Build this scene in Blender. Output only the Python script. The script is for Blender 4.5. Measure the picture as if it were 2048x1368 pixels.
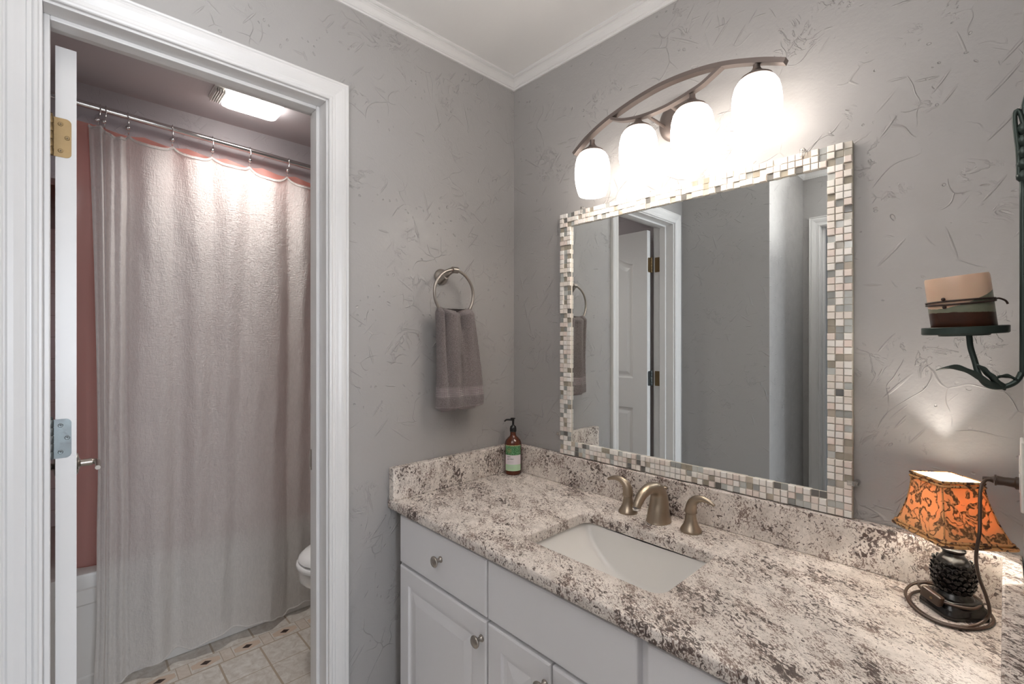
import bpy, bmesh, math, random
from mathutils import Vector, Matrix, noise
from mathutils.geometry import tessellate_polygon
random.seed(7)
PI = math.pi
S = bpy.context.scene
COL = S.collection
for o in list(bpy.data.objects): bpy.data.objects.remove(o)

# ------------------------------------------------------------------ camera
cd = bpy.data.cameras.new('camera'); cam = bpy.data.objects.new('camera', cd); COL.objects.link(cam)
cd.sensor_width = 36.0; cd.lens = 936/2048*36; cd.clip_start = 0.01
cam.location = (1.327, -1.270, 1.368); cam.rotation_euler = (PI/2, 0, math.radians(46.5))
S.camera = cam
# ------------------------------------------------------------------ world, view
w = bpy.data.worlds.new('world'); S.world = w; w.use_nodes = True
w.node_tree.nodes['Background'].inputs[0].default_value = (0.75, 0.85, 1.0, 1)
w.node_tree.nodes['Background'].inputs[1].default_value = 1.0
S.view_settings.view_transform = 'Standard'; S.view_settings.look = 'None'
S.view_settings.exposure = 0.44; S.view_settings.gamma = 1.0; S.view_settings.use_curve_mapping = False
# ------------------------------------------------------------------ lights
def area(name, loc, rot, sx, sy, power, col):
    l = bpy.data.lights.new(name, 'AREA'); l.shape = 'RECTANGLE'; l.size = sx; l.size_y = sy
    l.energy = power; l.color = col
    o = bpy.data.objects.new(name, l); COL.objects.link(o); o.location = loc; o.rotation_euler = rot; return o
def point(name, loc, power, col, rad):
    l = bpy.data.lights.new(name, 'POINT'); l.energy = power; l.color = col; l.shadow_soft_size = rad
    o = bpy.data.objects.new(name, l); COL.objects.link(o); o.location = loc; return o
# daylight fill through a made-up window; window and adjoining bedroom are added, unseen
area('daylight', (4.28, -.95, 1.50), (0, PI/2, 0), 1.5, 1.9, 80, (0.86, 0.92, 1.0))
# added fill lamp with no real source, bounced off the ceiling
area('added_ceiling_fill', (1.05, -1.60, 1.80), (PI, 0, 0), .35, .35, 14, (1.0, .985, .97))
# fan light of the toilet room
tl = area('toilet_room_lamp', (-0.877, -0.70, 2.348), (0, 0, 0), 0.12, 0.20, 3.4, (1.0, 0.96, 0.92)); tl.data.spread = math.radians(130)
LAMP = (1.262, -0.098)
point('table_lamp_bulb_light', (LAMP[0]+.001, LAMP[1]+0.001, 1.064), 2.4, (1.0, 0.93, 0.84), 0.008)
SHADE_EMIT = 5.8
BULB_EMIT = 12.0

# ------------------------------------------------------------------ node helpers
class NT:
    def __init__(s, name):
        s.m = bpy.data.materials.new(name); s.m.use_nodes = True
        s.t = s.m.node_tree; s.n = s.t.nodes; s.l = s.t.links
        s.p = s.n['Principled BSDF']; s.out = s.n['Material Output']
    def new(s, k, **kw):
        x = s.n.new(k)
        for a, v in kw.items(): setattr(x, a, v)
        return x
    def set(s, sock, v):
        if hasattr(v, 'is_output'): s.l.new(v, sock)
        else: sock.default_value = v
    def P(s, **kw):
        for a, v in kw.items(): s.set(s.p.inputs[a.replace('_', ' ')], v)
        return s
    def M(s, op, a, b=None, c=None, clamp=False):
        x = s.new('ShaderNodeMath', operation=op, use_clamp=clamp)
        s.set(x.inputs[0], a)
        if b is not None: s.set(x.inputs[1], b)
        if c is not None: s.set(x.inputs[2], c)
        return x.outputs[0]
    def co(s): return s.new('ShaderNodeTexCoord').outputs['Object']
    def map(s, v, scale=(1,1,1), rot=(0,0,0), loc=(0,0,0)):
        x = s.new('ShaderNodeMapping'); s.l.new(v, x.inputs[0])
        x.inputs['Scale'].default_value = scale; x.inputs['Rotation'].default_value = rot; x.inputs['Location'].default_value = loc
        return x.outputs[0]
    def noise(s, v, scale, detail=2, rough=.5, dist=0, out=0):
        x = s.new('ShaderNodeTexNoise'); s.l.new(v, x.inputs['Vector'])
        x.inputs['Scale'].default_value = scale; x.inputs['Detail'].default_value = detail
        x.inputs['Roughness'].default_value = rough; x.inputs['Distortion'].default_value = dist
        return x.outputs[out]
    def vor(s, v, scale, feature='F1', out=0, rnd=1.0):
        x = s.new('ShaderNodeTexVoronoi', feature=feature); s.l.new(v, x.inputs['Vector'])
        x.inputs['Scale'].default_value = scale; x.inputs['Randomness'].default_value = rnd
        return x.outputs[out]
    def ramp(s, f, stops, interp='LINEAR'):
        x = s.new('ShaderNodeValToRGB'); s.l.new(f, x.inputs[0]); r = x.color_ramp; r.interpolation = interp
        while len(r.elements) < len(stops): r.elements.new(0.5)
        for e, (p, c) in zip(r.elements, stops):
            e.position = p; e.color = (*c, 1) if len(c) == 3 else c
        return x.outputs[0]
    def rng(s, f, a, b, c=0.0, d=1.0):
        x = s.new('ShaderNodeMapRange', clamp=True); s.l.new(f, x.inputs[0])
        for i, v in zip((1,2,3,4), (a,b,c,d)): x.inputs[i].default_value = v
        return x.outputs[0]
    def mix(s, f, a, b, bt='MIX'):
        x = s.new('ShaderNodeMix', data_type='RGBA', blend_type=bt)
        s.set(x.inputs[0], f); s.set(x.inputs[6], a if hasattr(a,'is_output') else (*a,1)); s.set(x.inputs[7], b if hasattr(b,'is_output') else (*b,1))
        return x.outputs[2]
    def sep(s, v):
        x = s.new('ShaderNodeSeparateXYZ'); s.l.new(v, x.inputs[0]); return x.outputs
    def comb(s, a, b, c=0.0):
        x = s.new('ShaderNodeCombineXYZ'); s.set(x.inputs[0], a); s.set(x.inputs[1], b); s.set(x.inputs[2], c); return x.outputs[0]
    def vadd(s, a, b, op='ADD'):
        x = s.new('ShaderNodeVectorMath', operation=op); s.set(x.inputs[0], a); s.set(x.inputs[1], b); return x.outputs[0]
    def vscale(s, a, k):
        x = s.new('ShaderNodeVectorMath', operation='SCALE'); s.set(x.inputs[0], a); x.inputs[3].default_value = k; return x.outputs[0]
    def bump(s, h, strength=.3, dist=.002):
        x = s.new('ShaderNodeBump'); s.set(x.inputs['Height'], h); x.inputs['Strength'].default_value = strength; x.inputs['Distance'].default_value = dist
        s.l.new(x.outputs[0], s.p.inputs['Normal']); return x.outputs[0]

def plain(name, col, rough=.5, metal=0.0, bump=None, **kw):
    t = NT(name); t.P(Base_Color=(*col, 1), Roughness=rough, Metallic=metal)
    for a, v in kw.items(): t.P(**{a: v})
    c = t.co()
    n = t.noise(c, bump[0] if bump else 18, 3)
    if metal: t.P(Roughness=t.rng(n, .3, .7, max(rough-.05, 0.02), rough+.05))
    elif not bump: t.P(Base_Color=t.mix(n, tuple(v*.985 for v in col), tuple(min(1, v*1.015) for v in col)))
    if bump: t.bump(n, bump[1], bump[2])
    return t.m

def wall_mat(name, col, amp=1.0, rough=.42):
    t = NT(name); c = t.co(); x, y, z = t.sep(c)
    uv = t.comb(t.M('ADD', t.M('ADD', x, y), 5.3), z, 0.0)
    wob = t.vscale(t.vadd(t.noise(uv, 2.6, 3, .6, out=1), (.5, .5, .5), 'SUBTRACT'), .30)
    uvd = t.vadd(uv, wob)
    # curved trowel ridges
    e = t.vor(uvd, 8.5, 'DISTANCE_TO_EDGE')
    r1 = t.M('MULTIPLY', t.rng(e,   .0, .012, .6, 0), t.rng(t.noise(uv, 7.5, 3, .6), .52, .60))
    # stray straight strokes of the knife
    hs = [r1]
    for k, (rot, sc) in enumerate(((.6, (2.6, 34, 1)), (-.85, (3.6, 44, 1)), (1.30, (2.8, 38, 1)), (2.2, (5.0, 50, 1)), (.1, (7, 46, 1)))):
        m = t.map(t.map(uv, (1, 1, 1), (0, 0, rot)), sc, (0, 0, 0), (k*3.1, k*1.7, 0))
        mask = t.rng(t.noise(uv, 3.3+k, 1), .47, .52)
        v = t.vor(m, 1.0, 'F1')
        hs.append(t.M('MULTIPLY', t.rng(v, .08, .14, .7, 0), mask))
    # crusty patches
    p = t.noise(uvd, 34, 4, .65, .8)
    patch = t.rng(t.noise(uv, 6.3, 2, .5), .56, .66)
    hs.append(t.M('MULTIPLY', t.rng(p, .54, .60), t.M('MULTIPLY', patch, .9)))
    # little pits
    d = t.vor(uvd, 38, 'F1')
    hs.append(t.M('MULTIPLY', t.rng(d, .10, .15, -.8, 0), t.rng(t.noise(uv, 7, 1), .50, .56)))
    h = hs[0]
    for q in hs[1:]: h = t.M('ADD', h, q)
    h = t.M('ADD', h, t.M('MULTIPLY', t.noise(uv, 14, 4, .6), .8))
    h = t.M('ADD', h, t.M('MULTIPLY', t.noise(uv, 150, 2, .6), .16))
    t.bump(h, .75*amp, .0032)
    cc = t.mix(t.noise(uv, 3, 3), tuple(v*.95 for v in col), tuple(v*1.05 for v in col))
    t.P(Base_Color=cc, Roughness=t.rng(t.noise(uv, 20, 2), .3, .7, rough-.06, rough+.08))
    return t.m

MAT = {}
MAT['wall'] = wall_mat('grey_textured_paint', (.385, .372, .364))
MAT['wall_bounce_tint'] = wall_mat('grey_paint_lilac_bounce', (.50, .465, .48), .7, .5)  # lilac is the pink liner's bounced light, put into the wall colour
MAT['ceil_toilet'] = plain('pale_grey_paint_lilac_bounce', (.56, .52, .53), .7, bump=(120, .35, .001))  # lightened as fill and tinted with the liner's pink bounce
MAT['ceil'] = plain('ceiling_paint', (.80, .79, .78), .8, bump=(90, .25, .001))
MAT['white'] = plain('white_gloss_paint', (.735, .725, .72), .30)
MAT['cab'] = plain('cabinet_paint', (.80, .79, .805), .33, bump=(60, .06, .001))
MAT['chrome'] = plain('chrome', (.75, .74, .73), .12, 1.0)
MAT['nickel'] = plain('satin_nickel', (.42, .38, .34), .32, 1.0)
MAT['fixture'] = plain('fixture_metal', (.20, .165, .15), .42, .75)
MAT['bronze'] = plain('brushed_bronze_nickel', (.40, .33, .255), .36, 1.0)
MAT['porcelain'] = plain('porcelain', (.82, .80, .77), .10)
MAT['tub'] = plain('tub_enamel', (.72, .70, .67), .22)
MAT['seatmat'] = plain('toilet_seat_plastic', (.86, .86, .86), .18)
MAT['black'] = plain('black_plastic', (.010, .010, .011), .25)
MAT['lampbase'] = plain('black_carved_wood', (.006, .005, .0045), .22, bump=(60, .3, .001))
MAT['cord'] = plain('brown_cord', (.045, .024, .014), .38)
MAT['plastic'] = plain('ivory_plastic', (.80, .78, .74), .3)
MAT['iron'] = plain('green_black_iron', (.038, .055, .048), .35, .45, bump=(40, .4, .001))
MAT['twine'] = plain('brown_leather_twine', (.045, .022, .015), .6, bump=(300, .6, .001))
MAT['grout'] = plain('mosaic_grout', (.70, .64, .56), .8)
MAT['back'] = plain('mirror_backing', (.45, .43, .36), .7)
MAT['slot_shade'] = plain('dark_slot', (.02, .02, .02), .6)  # near-black stands in for the shade inside screw slots

def brass_mat(name, a, b):
    t = NT(name); c = t.co(); n = t.noise(c, 45, 5, .7)
    t.P(Base_Color=t.mix(n, a, b), Metallic=.85, Roughness=t.rng(n, .3, .7, .28, .5)); t.bump(n, .15, .001); return t.m
MAT['brass'] = brass_mat('aged_brass', (.20, .135, .065), (.30, .215, .115))
MAT['blue_reflection'] = brass_mat('steel_blue_reflection', (.10, .13, .125), (.21, .215, .225))  # bluish reflection of the surroundings put into the hinge colour

def granite():
    t = NT('granite'); c = t.co()
    cs = t.map(t.map(c, (1, 1, 1), (.25, .2, .55)), (1.0, 1.8, 1.1))
    big = t.noise(cs, 7.0, 3, .6)
    clus = t.M('MULTIPLY', t.M('SUBTRACT', big, .5), .55)
    a = t.M('ADD', t.noise(cs, 78, 6, .68, 1.0), clus)
    dark = t.rng(a, .570, .598)
    v = t.M('ADD', t.noise(t.map(t.map(c, (1, 1, 1), (.2, .3, .7)), (1.1, 2.2, 1.2), (0, 0, 0), (3, 1, 2)), 100, 5, .66, 1.4), t.M('MULTIPLY', t.M('SUBTRACT', t.noise(cs, 16, 2), .5), .40))
    brown = t.rng(v, .538, .585)
    base = t.mix(t.rng(t.noise(cs, 22, 5, .6), .38, .66), (.86, .79, .73), (.64, .58, .53))
    base = t.mix(t.rng(t.noise(c, 210, 2, .6), .52, .72, 0, .55), base, (.45, .38, .33))
    o1 = t.mix(t.M('MULTIPLY', brown, .88), base, (.17, .105, .08))
    o2 = t.mix(t.M('MULTIPLY', dark, .94), o1, t.mix(t.noise(c, 90, 2), (.020, .015, .014), (.12, .07, .055)))
    rust = t.rng(t.vor(c, 2.1, 'F1'), .0, .10, 1, 0)
    o3 = t.mix(t.M('MULTIPLY', rust, t.rng(a, .4, .6, 0, .6)), o2, (.36, .20, .07))
    t.P(Base_Color=o3, Roughness=.46); t.bump(t.noise(c, 90, 2), .05, .0006)
    return t.m
MAT['granite'] = granite()

def floor_mat():
    t = NT('vinyl_tile_floor'); c = t.co(); x, y, z = t.sep(c)
    P_ = .159
    px = t.M('MODULO', t.M('ADD', t.M('SUBTRACT', x, -1.0665), 20*.57), .57)      # 0..0.57 band period
    band = t.M('LESS_THAN', px, .093)
    py = t.M('MODULO', t.M('ADD', t.M('ADD', y, .1275), 30*P_), P_)
    # square field
    qx = t.M('MODULO', t.M('ADD', t.M('SUBTRACT', px, .093), P_*5), P_)
    def near(v, a, wd): return t.M('LESS_THAN', t.M('ABSOLUTE', t.M('SUBTRACT', v, a)), wd)
    gx = t.M('LESS_THAN', qx, .004); gy = t.M('LESS_THAN', t.M('MODULO', t.M('ADD', py, .045), P_), .008)
    grout = t.M('MAXIMUM', t.M('MULTIPLY', gy, t.M('SUBTRACT', 1.0, band)), gx)
    # band: tan lozenge with a dark diamond, little squares at its ends
    dx = t.M('ABSOLUTE', t.M('SUBTRACT', px, .0465)); dy = t.M('ABSOLUTE', t.M('SUBTRACT', py, P_/2))
    dia = t.M('LESS_THAN', t.M('ADD', t.M('DIVIDE', dx, .015), t.M('DIVIDE', dy, .022)), 1.0)
    loz = t.M('LESS_THAN', t.M('MAXIMUM', t.M('DIVIDE', t.M('ADD', dx, t.M('MULTIPLY', dy, .30)), .031), t.M('DIVIDE', dy, .052)), 1.0)
    ends = t.M('MULTIPLY', band, t.M('GREATER_THAN', dy, .058))
    edge = t.M('MULTIPLY', band, t.M('MAXIMUM', near(px, .092, .0022), t.M('MAXIMUM', near(px, .001, .0022), near(dy, .058, .0015))))
    n = t.noise(c, 30, 6, .7, .6)
    cream = t.mix(t.rng(n, .35, .7), (.72, .69, .64), (.50, .44, .38))
    tan = t.mix(n, (.56, .42, .32), (.66, .54, .44))
    col = t.mix(t.M('MULTIPLY', t.M('MULTIPLY', band, loz), 1.0), cream, tan)
    col = t.mix(t.M('MULTIPLY', ends, .35), col, tan)
    col = t.mix(t.M('MAXIMUM', grout, edge), col, (.42, .34, .26))
    col = t.mix(t.M('MULTIPLY', band, dia), col, (.045, .025, .02))
    t.P(Base_Color=col, Roughness=.35)
    t.bump(t.M('SUBTRACT', t.M('MULTIPLY', n, .3), t.M('MAXIMUM', grout, edge)), .3, .001)
    return t.m
MAT['floor'] = floor_mat()

def tile_wall():
    t = NT('white_wall_tile'); c = t.co(); x, y, z = t.sep(c)
    s = .107
    a = t.M('MODULO', t.M('ADD', t.M('ADD', x, y), 5.0), s); b = t.M('MODULO', t.M('ADD', z, .0), s)
    g = t.M('MAXIMUM', t.M('LESS_THAN', a, .003), t.M('LESS_THAN', b, .003))
    t.P(Base_Color=t.mix(g, (.72, .70, .69), (.52, .48, .46)), Roughness=.15)
    t.bump(t.M('SUBTRACT', 1.0, g), .3, .001); return t.m
MAT['tile'] = tile_wall()

def gauze():
    t = NT('white_crinkle_gauze'); c = t.co()
    cs = t.map(c, (1, 1, .30))
    h = t.noise(cs, 130, 4, .6, .6)
    h2 = t.noise(t.map(c, (1, .35, 1)), 160, 3, .6)
    hh = t.M('ADD', h, t.M('MULTIPLY', h2, .7))
    t.bump(hh, .85, .0060)
    t.P(Base_Color=t.mix(h, (.90, .87, .84), (.78, .75, .72)), Roughness=.9)
    tr = t.new('ShaderNodeBsdfTranslucent'); tr.inputs[0].default_value = (.90, .87, .85, 1)
    tp = t.new('ShaderNodeBsdfTransparent'); tp.inputs[0].default_value = (1, 1, 1, 1)
    m1 = t.new('ShaderNodeMixShader'); m1.inputs[0].default_value = .32
    t.l.new(t.p.outputs[0], m1.inputs[1]); t.l.new(tr.outputs[0], m1.inputs[2])
    m2 = t.new('ShaderNodeMixShader'); t.l.new(t.rng(h, .35, .65, .20, .10), m2.inputs[0])
    t.l.new(m1.outputs[0], m2.inputs[1]); t.l.new(tp.outputs[0], m2.inputs[2])
    t.l.new(m2.outputs[0], t.out.inputs[0]); return t.m
MAT['gauze'] = gauze()
def translucent(name, col, tcol, f, bump=None, rough=.5):
    t = NT(name); t.P(Base_Color=(*col, 1), Roughness=rough)
    tr = t.new('ShaderNodeBsdfTranslucent'); tr.inputs[0].default_value = (*tcol, 1)
    m1 = t.new('ShaderNodeMixShader'); m1.inputs[0].default_value = f
    t.l.new(t.p.outputs[0], m1.inputs[1]); t.l.new(tr.outputs[0], m1.inputs[2]); t.l.new(m1.outputs[0], t.out.inputs[0])
    if bump: t.bump(t.noise(t.co(), bump[0], 3), bump[1], bump[2])
    return t.m
MAT['liner'] = translucent('salmon_shower_liner', (.86, .50, .45), (.92, .22, .11), .50, (8, .3, .01), .35)

def lampshade():
    t = NT('scroll_print_fabric'); c = t.co()
    wob = t.vadd(c, t.vscale(t.vadd(t.noise(c, 60, 2, out=1), (.5,.5,.5), 'SUBTRACT'), .014))
    n = t.noise(wob, 36, 1, .45, 1.2)
    line = t.rng(t.M('ABSOLUTE', t.M('SUBTRACT', n, .5)), .045, .070, 1, 0)
    brk = t.rng(t.noise(c, 210, 2), .40, .52)
    f = t.M('MULTIPLY', line, t.M('ADD', t.M('MULTIPLY', brk, .6), .4))
    col = t.mix(t.M('MULTIPLY', f, .9), (.80, .50, .24), (.16, .085, .04))
    tcol = t.mix(t.M('MULTIPLY', f, .9), (1.0, .46, .13), (.10, .035, .01))
    t.P(Base_Color=col, Roughness=.8)
    t.bump(t.noise(t.map(c, (1, 1, .15)), 500, 2), .4, .001)
    tr = t.new('ShaderNodeBsdfTranslucent'); t.l.new(tcol, tr.inputs[0])
    m1 = t.new('ShaderNodeMixShader'); m1.inputs[0].default_value = .26
    t.l.new(t.p.outputs[0], m1.inputs[1]); t.l.new(tr.outputs[0], m1.inputs[2]); t.l.new(m1.outputs[0], t.out.inputs[0])
    return t.m
MAT['shadefab'] = lampshade()
MAT['lining'] = translucent('white_shade_lining', (.90, .88, .84), (.95, .90, .82), .35)
t = NT('shade_trim_cord'); c = t.co()
t.P(Base_Color=t.mix(t.rng(t.noise(c, 70, 2, .5, 1.5), .50, .58), (.62, .33, .13), (.07, .03, .015)), Roughness=.7); t.bump(t.noise(c, 400, 2), .4, .001)
MAT['trimcord'] = t.m

def terry():
    t = NT('terry_cloth'); c = t.co(); x, y, z = t.sep(c)
    n = t.noise(c, 420, 3, .7)
    n2 = t.noise(c, 30, 3, .6)
    base = t.mix(t.rng(n, .3, .7), (.12, .092, .092), (.42, .355, .35))
    band = t.M('MULTIPLY', t.M('GREATER_THAN', z, 1.186), t.M('LESS_THAN', z, 1.219))
    hem = t.M('LESS_THAN', z, 1.1560)
    flat = t.M('MAXIMUM', band, hem)
    rib = t.M('SINE', t.M('MULTIPLY', z, 1100.0)); rib2 = t.M('SINE', t.M('MULTIPLY', t.M('ADD', y, x), 1500.0))
    bc = t.mix(t.rng(rib, -1, 1), (.33, .27, .275), (.44, .37, .38))
    t.P(Base_Color=t.mix(flat, base, bc), Roughness=.95)
    t.P(Sheen_Weight=.3, Sheen_Roughness=.5)
    hh = t.M('ADD', t.M('MULTIPLY', n, t.M('SUBTRACT', 1.0, t.M('MULTIPLY', flat, .9))), t.M('MULTIPLY', flat, t.M('MULTIPLY', t.M('ADD', rib, rib2), .15)))
    t.bump(hh, 1.0, .007); return t.m
MAT['terry'] = terry()

def glass_tile(name, col):
    t = NT(name); c = t.co(); t.P(Base_Color=t.mix(t.noise(c, 60, 2), tuple(v*.85 for v in col), tuple(min(1, v*1.12) for v in col)), Roughness=.08)
    t.P(Coat_Weight=.6, Coat_Roughness=.03); return t.m
MOS = [('stone_tile', (.82, .76, .70)), ('stone_tile_white', (.86, .83, .79)), ('stone_tile_pink', (.80, .70, .64)),
       ('glass_tile_dark', (.17, .165, .155)), ('glass_tile_grey', (.36, .37, .355)), ('glass_tile_olive', (.37, .335, .27)),
       ('glass_tile_pale', (.56, .58, .56)), ('glass_tile_sand', (.54, .48, .40))]
MOSM = [plain(n, c, .22, bump=(80, .1, .001)) if i < 3 else glass_tile(n, c) for i, (n, c) in enumerate(MOS)]

t = NT('mirror_silver'); c = t.co()
t.P(Base_Color=(.86, .89, .88, 1), Metallic=1.0, Roughness=t.rng(t.noise(c, 5, 3), .3, .8, .0, .012)); MAT['mirror'] = t.m

def emis(name, col, strength):
    t = NT(name); t.P(Base_Color=(*[min(1, v) for v in col], 1), Roughness=.3)
    t.P(Emission_Color=(*col, 1), Emission_Strength=strength); return t.m
t = NT('frosted_shade_glass'); c = t.co()
t.P(Base_Color=(.9, .87, .84, 1), Roughness=.25, Emission_Color=t.mix(t.noise(c, 12, 2), (1.0, .90, .82), (1.0, .94, .87)), Emission_Strength=SHADE_EMIT)
MAT['shade'] = t.m
MAT['bulb'] = emis('lit_bulb', (1.0, .93, .85), BULB_EMIT)
MAT['lens'] = emis('lit_lens', (1.0, .97, .94), 11.0)
MAT['lampbulb'] = emis('lit_lamp_bulb', (1.0, .95, .88), 9.0)
t = NT('amber_bottle'); t.P(Base_Color=(.10, .022, .008, 1), Roughness=.12, Coat_Weight=.5); MAT['amber'] = t.m
t = NT('clear_plastic'); t.P(Base_Color=(.95, .93, .9, 1), Roughness=.05, Transmission_Weight=.85, IOR=1.46); MAT['clear'] = t.m

def label_mat():
    t = NT('bottle_label'); c = t.co(); x, y, z = t.sep(c)
    leaf = t.noise(c, 150, 5, .7, 2.0)
    leaves = t.ramp(leaf, [(.35, (.01, .05, .02)), (.5, (.06, .22, .08)), (.62, (.25, .50, .28)), (.7, (.5, .7, .5))])
    col = t.mix(t.M('GREATER_THAN', z, .0745), (.80, .74, .78), leaves)
    col = t.mix(t.M('LESS_THAN', z, .0400), col, (.50, .70, .48))
    col = t.mix(t.M('GREATER_THAN', z, .1085), col, (.55, .50, .25))
    t.P(Base_Color=col, Roughness=.4); return t.m
MAT['label'] = label_mat()
MAT['ink'] = plain('label_ink', (.05, .05, .05), .5)
MAT['ink_light'] = plain('label_ink_grey', (.45, .45, .43), .5)
MAT['gold'] = plain('label_gold_ring', (.50, .42, .18), .4)

def candle_mat():
    t = NT('layered_candle_wax'); c = t.co(); x, y, z = t.sep(c)
    n = t.noise(c, 40, 4, .7); nn = t.M('MULTIPLY', t.M('SUBTRACT', n, .5), .004)
    # the layers were poured at a slant
    a = t.M('ADD', t.M('ADD', z, nn), t.M('MULTIPLY', t.M('ADD', t.M('MULTIPLY', x, -.6884), t.M('MULTIPLY', y, -.7254)), .50))
    green = t.mix(n, (.13, .13, .085), (.24, .26, .19)); brown = t.mix(n, (.022, .007, .003), (.075, .022, .008))
    col = t.mix(t.M('GREATER_THAN', a, .052), green, (.72, .50, .36))
    col = t.mix(t.M('LESS_THAN', t.M('ADD', z, nn), .026), col, brown)
    t.P(Base_Color=col, Roughness=.32, Subsurface_Weight=.15, Subsurface_Scale=.01); t.bump(n, .2, .001); return t.m
MAT['wax'] = candle_mat()

# ------------------------------------------------------------------ mesh helpers
def BM(): return bmesh.new()
def obj(name, bm, mat, parent=None, smooth=False, label=None, angle=None):
    me = bpy.data.meshes.new(name)
    bmesh.ops.recalc_face_normals(bm, faces=bm.faces[:])
    bm.to_mesh(me); bm.free()
    for m in (mat if isinstance(mat, (list, tuple)) else [mat]): me.materials.append(m if not isinstance(m, str) else MAT[m])
    if smooth:
        me.polygons.foreach_set('use_smooth', [True]*len(me.polygons))
        if angle is not None:
            try: me.set_sharp_from_angle(angle=math.radians(angle))
            except Exception: pass
    o = bpy.data.objects.new(name, me); COL.objects.link(o)
    if parent is not None:
        o.parent = parent
        off = world_loc(parent)
        if off.length > 0: me.transform(Matrix.Translation(-off))
    if label: o['label'] = label
    return o
def world_loc(o):
    v = Vector((0, 0, 0))
    while o is not None: v += Vector(o.location); o = o.parent
    return v
def thing(name, label, cat, loc, group=None):
    o = bpy.data.objects.new(name, None); COL.objects.link(o); o.location = loc; o.empty_display_size = .05
    o['label'] = label; o['category'] = cat
    if group: o['group'] = group
    return o
def tag(o, label, cat, group=None):
    o['label'] = label; o['category'] = cat
    if group: o['group'] = group
    return o
def struct(name, bm, mat, parent=None, **k):
    o = obj(name, bm, mat, parent, **k)
    if parent is None: o['kind'] = 'structure'
    return o
def box(bm, x0, x1, y0, y1, z0, z1, bev=0, seg=2, mi=0):
    b = bmesh.new(); bmesh.ops.create_cube(b, size=1)
    for v in b.verts: v.co = Vector(((x0+x1)/2+v.co.x*(x1-x0), (y0+y1)/2+v.co.y*(y1-y0), (z0+z1)/2+v.co.z*(z1-z0)))
    if bev: bmesh.ops.bevel(b, geom=b.edges[:], offset=bev, segments=seg, profile=.5, affect='EDGES')
    merge(bm, b, mi)
def merge(bm, b, mi=0, M=None):
    mp = {}
    for v in b.verts: mp[v] = bm.verts.new(M @ v.co if M else v.co)
    for f in b.faces:
        try: nf = bm.faces.new([mp[v] for v in f.verts]); nf.material_index = mi
        except ValueError: pass
    b.free()
def loft(bm, rings, close=True, cap0=False, cap1=False, mi=0):
    R = [[bm.verts.new(p) for p in r] for r in rings]
    n = len(R[0])
    for a, b in zip(R, R[1:]):
        for i in range(n if close else n-1):
            j = (i+1) % n
            try: f = bm.faces.new((a[i], a[j], b[j], b[i])); f.material_index = mi
            except ValueError: pass
    if cap0: bm.faces.new(R[0][::-1]).material_index = mi
    if cap1: bm.faces.new(R[-1]).material_index = mi
    return R
def frame_of(d):
    d = d.normalized(); up = Vector((0, 0, 1)) if abs(d.z) < .95 else Vector((1, 0, 0))
    a = d.cross(up).normalized(); return a, d.cross(a).normalized()
def lathe(bm, prof, c, axis=(0, 0, 1), n=32, cap0=False, cap1=False, mi=0):
    ax = Vector(axis).normalized(); a, b = frame_of(ax); c = Vector(c)
    rings = [[c+ax*h+(a*math.cos(2*PI*i/n)+b*math.sin(2*PI*i/n))*max(r, 1e-5) for i in range(n)] for r, h in prof]
    loft(bm, rings, True, cap0, cap1, mi)
def smooth_path(pts, n=8):
    pts = [Vector(p) for p in pts]; out = []
    for i in range(len(pts)-1):
        p0 = pts[max(i-1, 0)]; p1 = pts[i]; p2 = pts[i+1]; p3 = pts[min(i+2, len(pts)-1)]
        for k in range(n):
            t = k/n
            out.append(.5*((2*p1)+(-p0+p2)*t+(2*p0-5*p1+4*p2-p3)*t*t+(-p0+3*p1-3*p2+p3)*t*t*t))
    out.append(pts[-1]); return out
def tube(bm, pts, r, n=10, closed=False, mi=0, sub=0, flat=None):
    if sub: pts = smooth_path(pts, sub)
    pts = [Vector(p) for p in pts]; N = len(pts); rings = []; a = None
    for i, p in enumerate(pts):
        d = (pts[(i+1) % N]-pts[i-1]) if closed else (pts[min(i+1, N-1)]-pts[max(i-1, 0)])
        d.normalize()
        if a is None: a, b = frame_of(d)
        else:
            a = (a-d*a.dot(d)).normalized(); b = d.cross(a)
        rr = r(i/(N-1)) if callable(r) else r
        ra, rb = (rr, rr) if flat is None else (rr*flat[0], rr*flat[1])
        rings.append([p+a*ra*math.cos(2*PI*k/n)+b*rb*math.sin(2*PI*k/n) for k in range(n)])
    if closed: loft(bm, rings+[rings[0]], True, mi=mi)
    else: loft(bm, rings, True, True, True, mi)
def ribbon(bm, pts, up, w, h, sub=0):
    """bar of rectangular section: w along 'up', h across"""
    if sub: pts = smooth_path(pts, sub)
    pts = [Vector(p) for p in pts]; N = len(pts); up = Vector(up); rings = []
    for i, p in enumerate(pts):
        d = (pts[min(i+1, N-1)]-pts[max(i-1, 0)]).normalized(); s = d.cross(up).normalized()
        rings.append([p+up*w/2+s*h/2, p-up*w/2+s*h/2, p-up*w/2-s*h/2, p+up*w/2-s*h/2])
    loft(bm, rings, True, True, True)
def poly(bm, loops, mi=0, flip=False):
    """flat face with holes"""
    loops = [[Vector(p) for p in l] for l in loops]
    vs = [bm.verts.new(p) for l in loops for p in l]
    for tr in tessellate_polygon(loops):
        try: bm.faces.new([vs[i] for i in tr]).material_index = mi
        except ValueError: pass
def rect_ring(x0, x1, z0, z1, f):
    return [f(x0, z0), f(x1, z0), f(x1, z1), f(x0, z1)]

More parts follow.
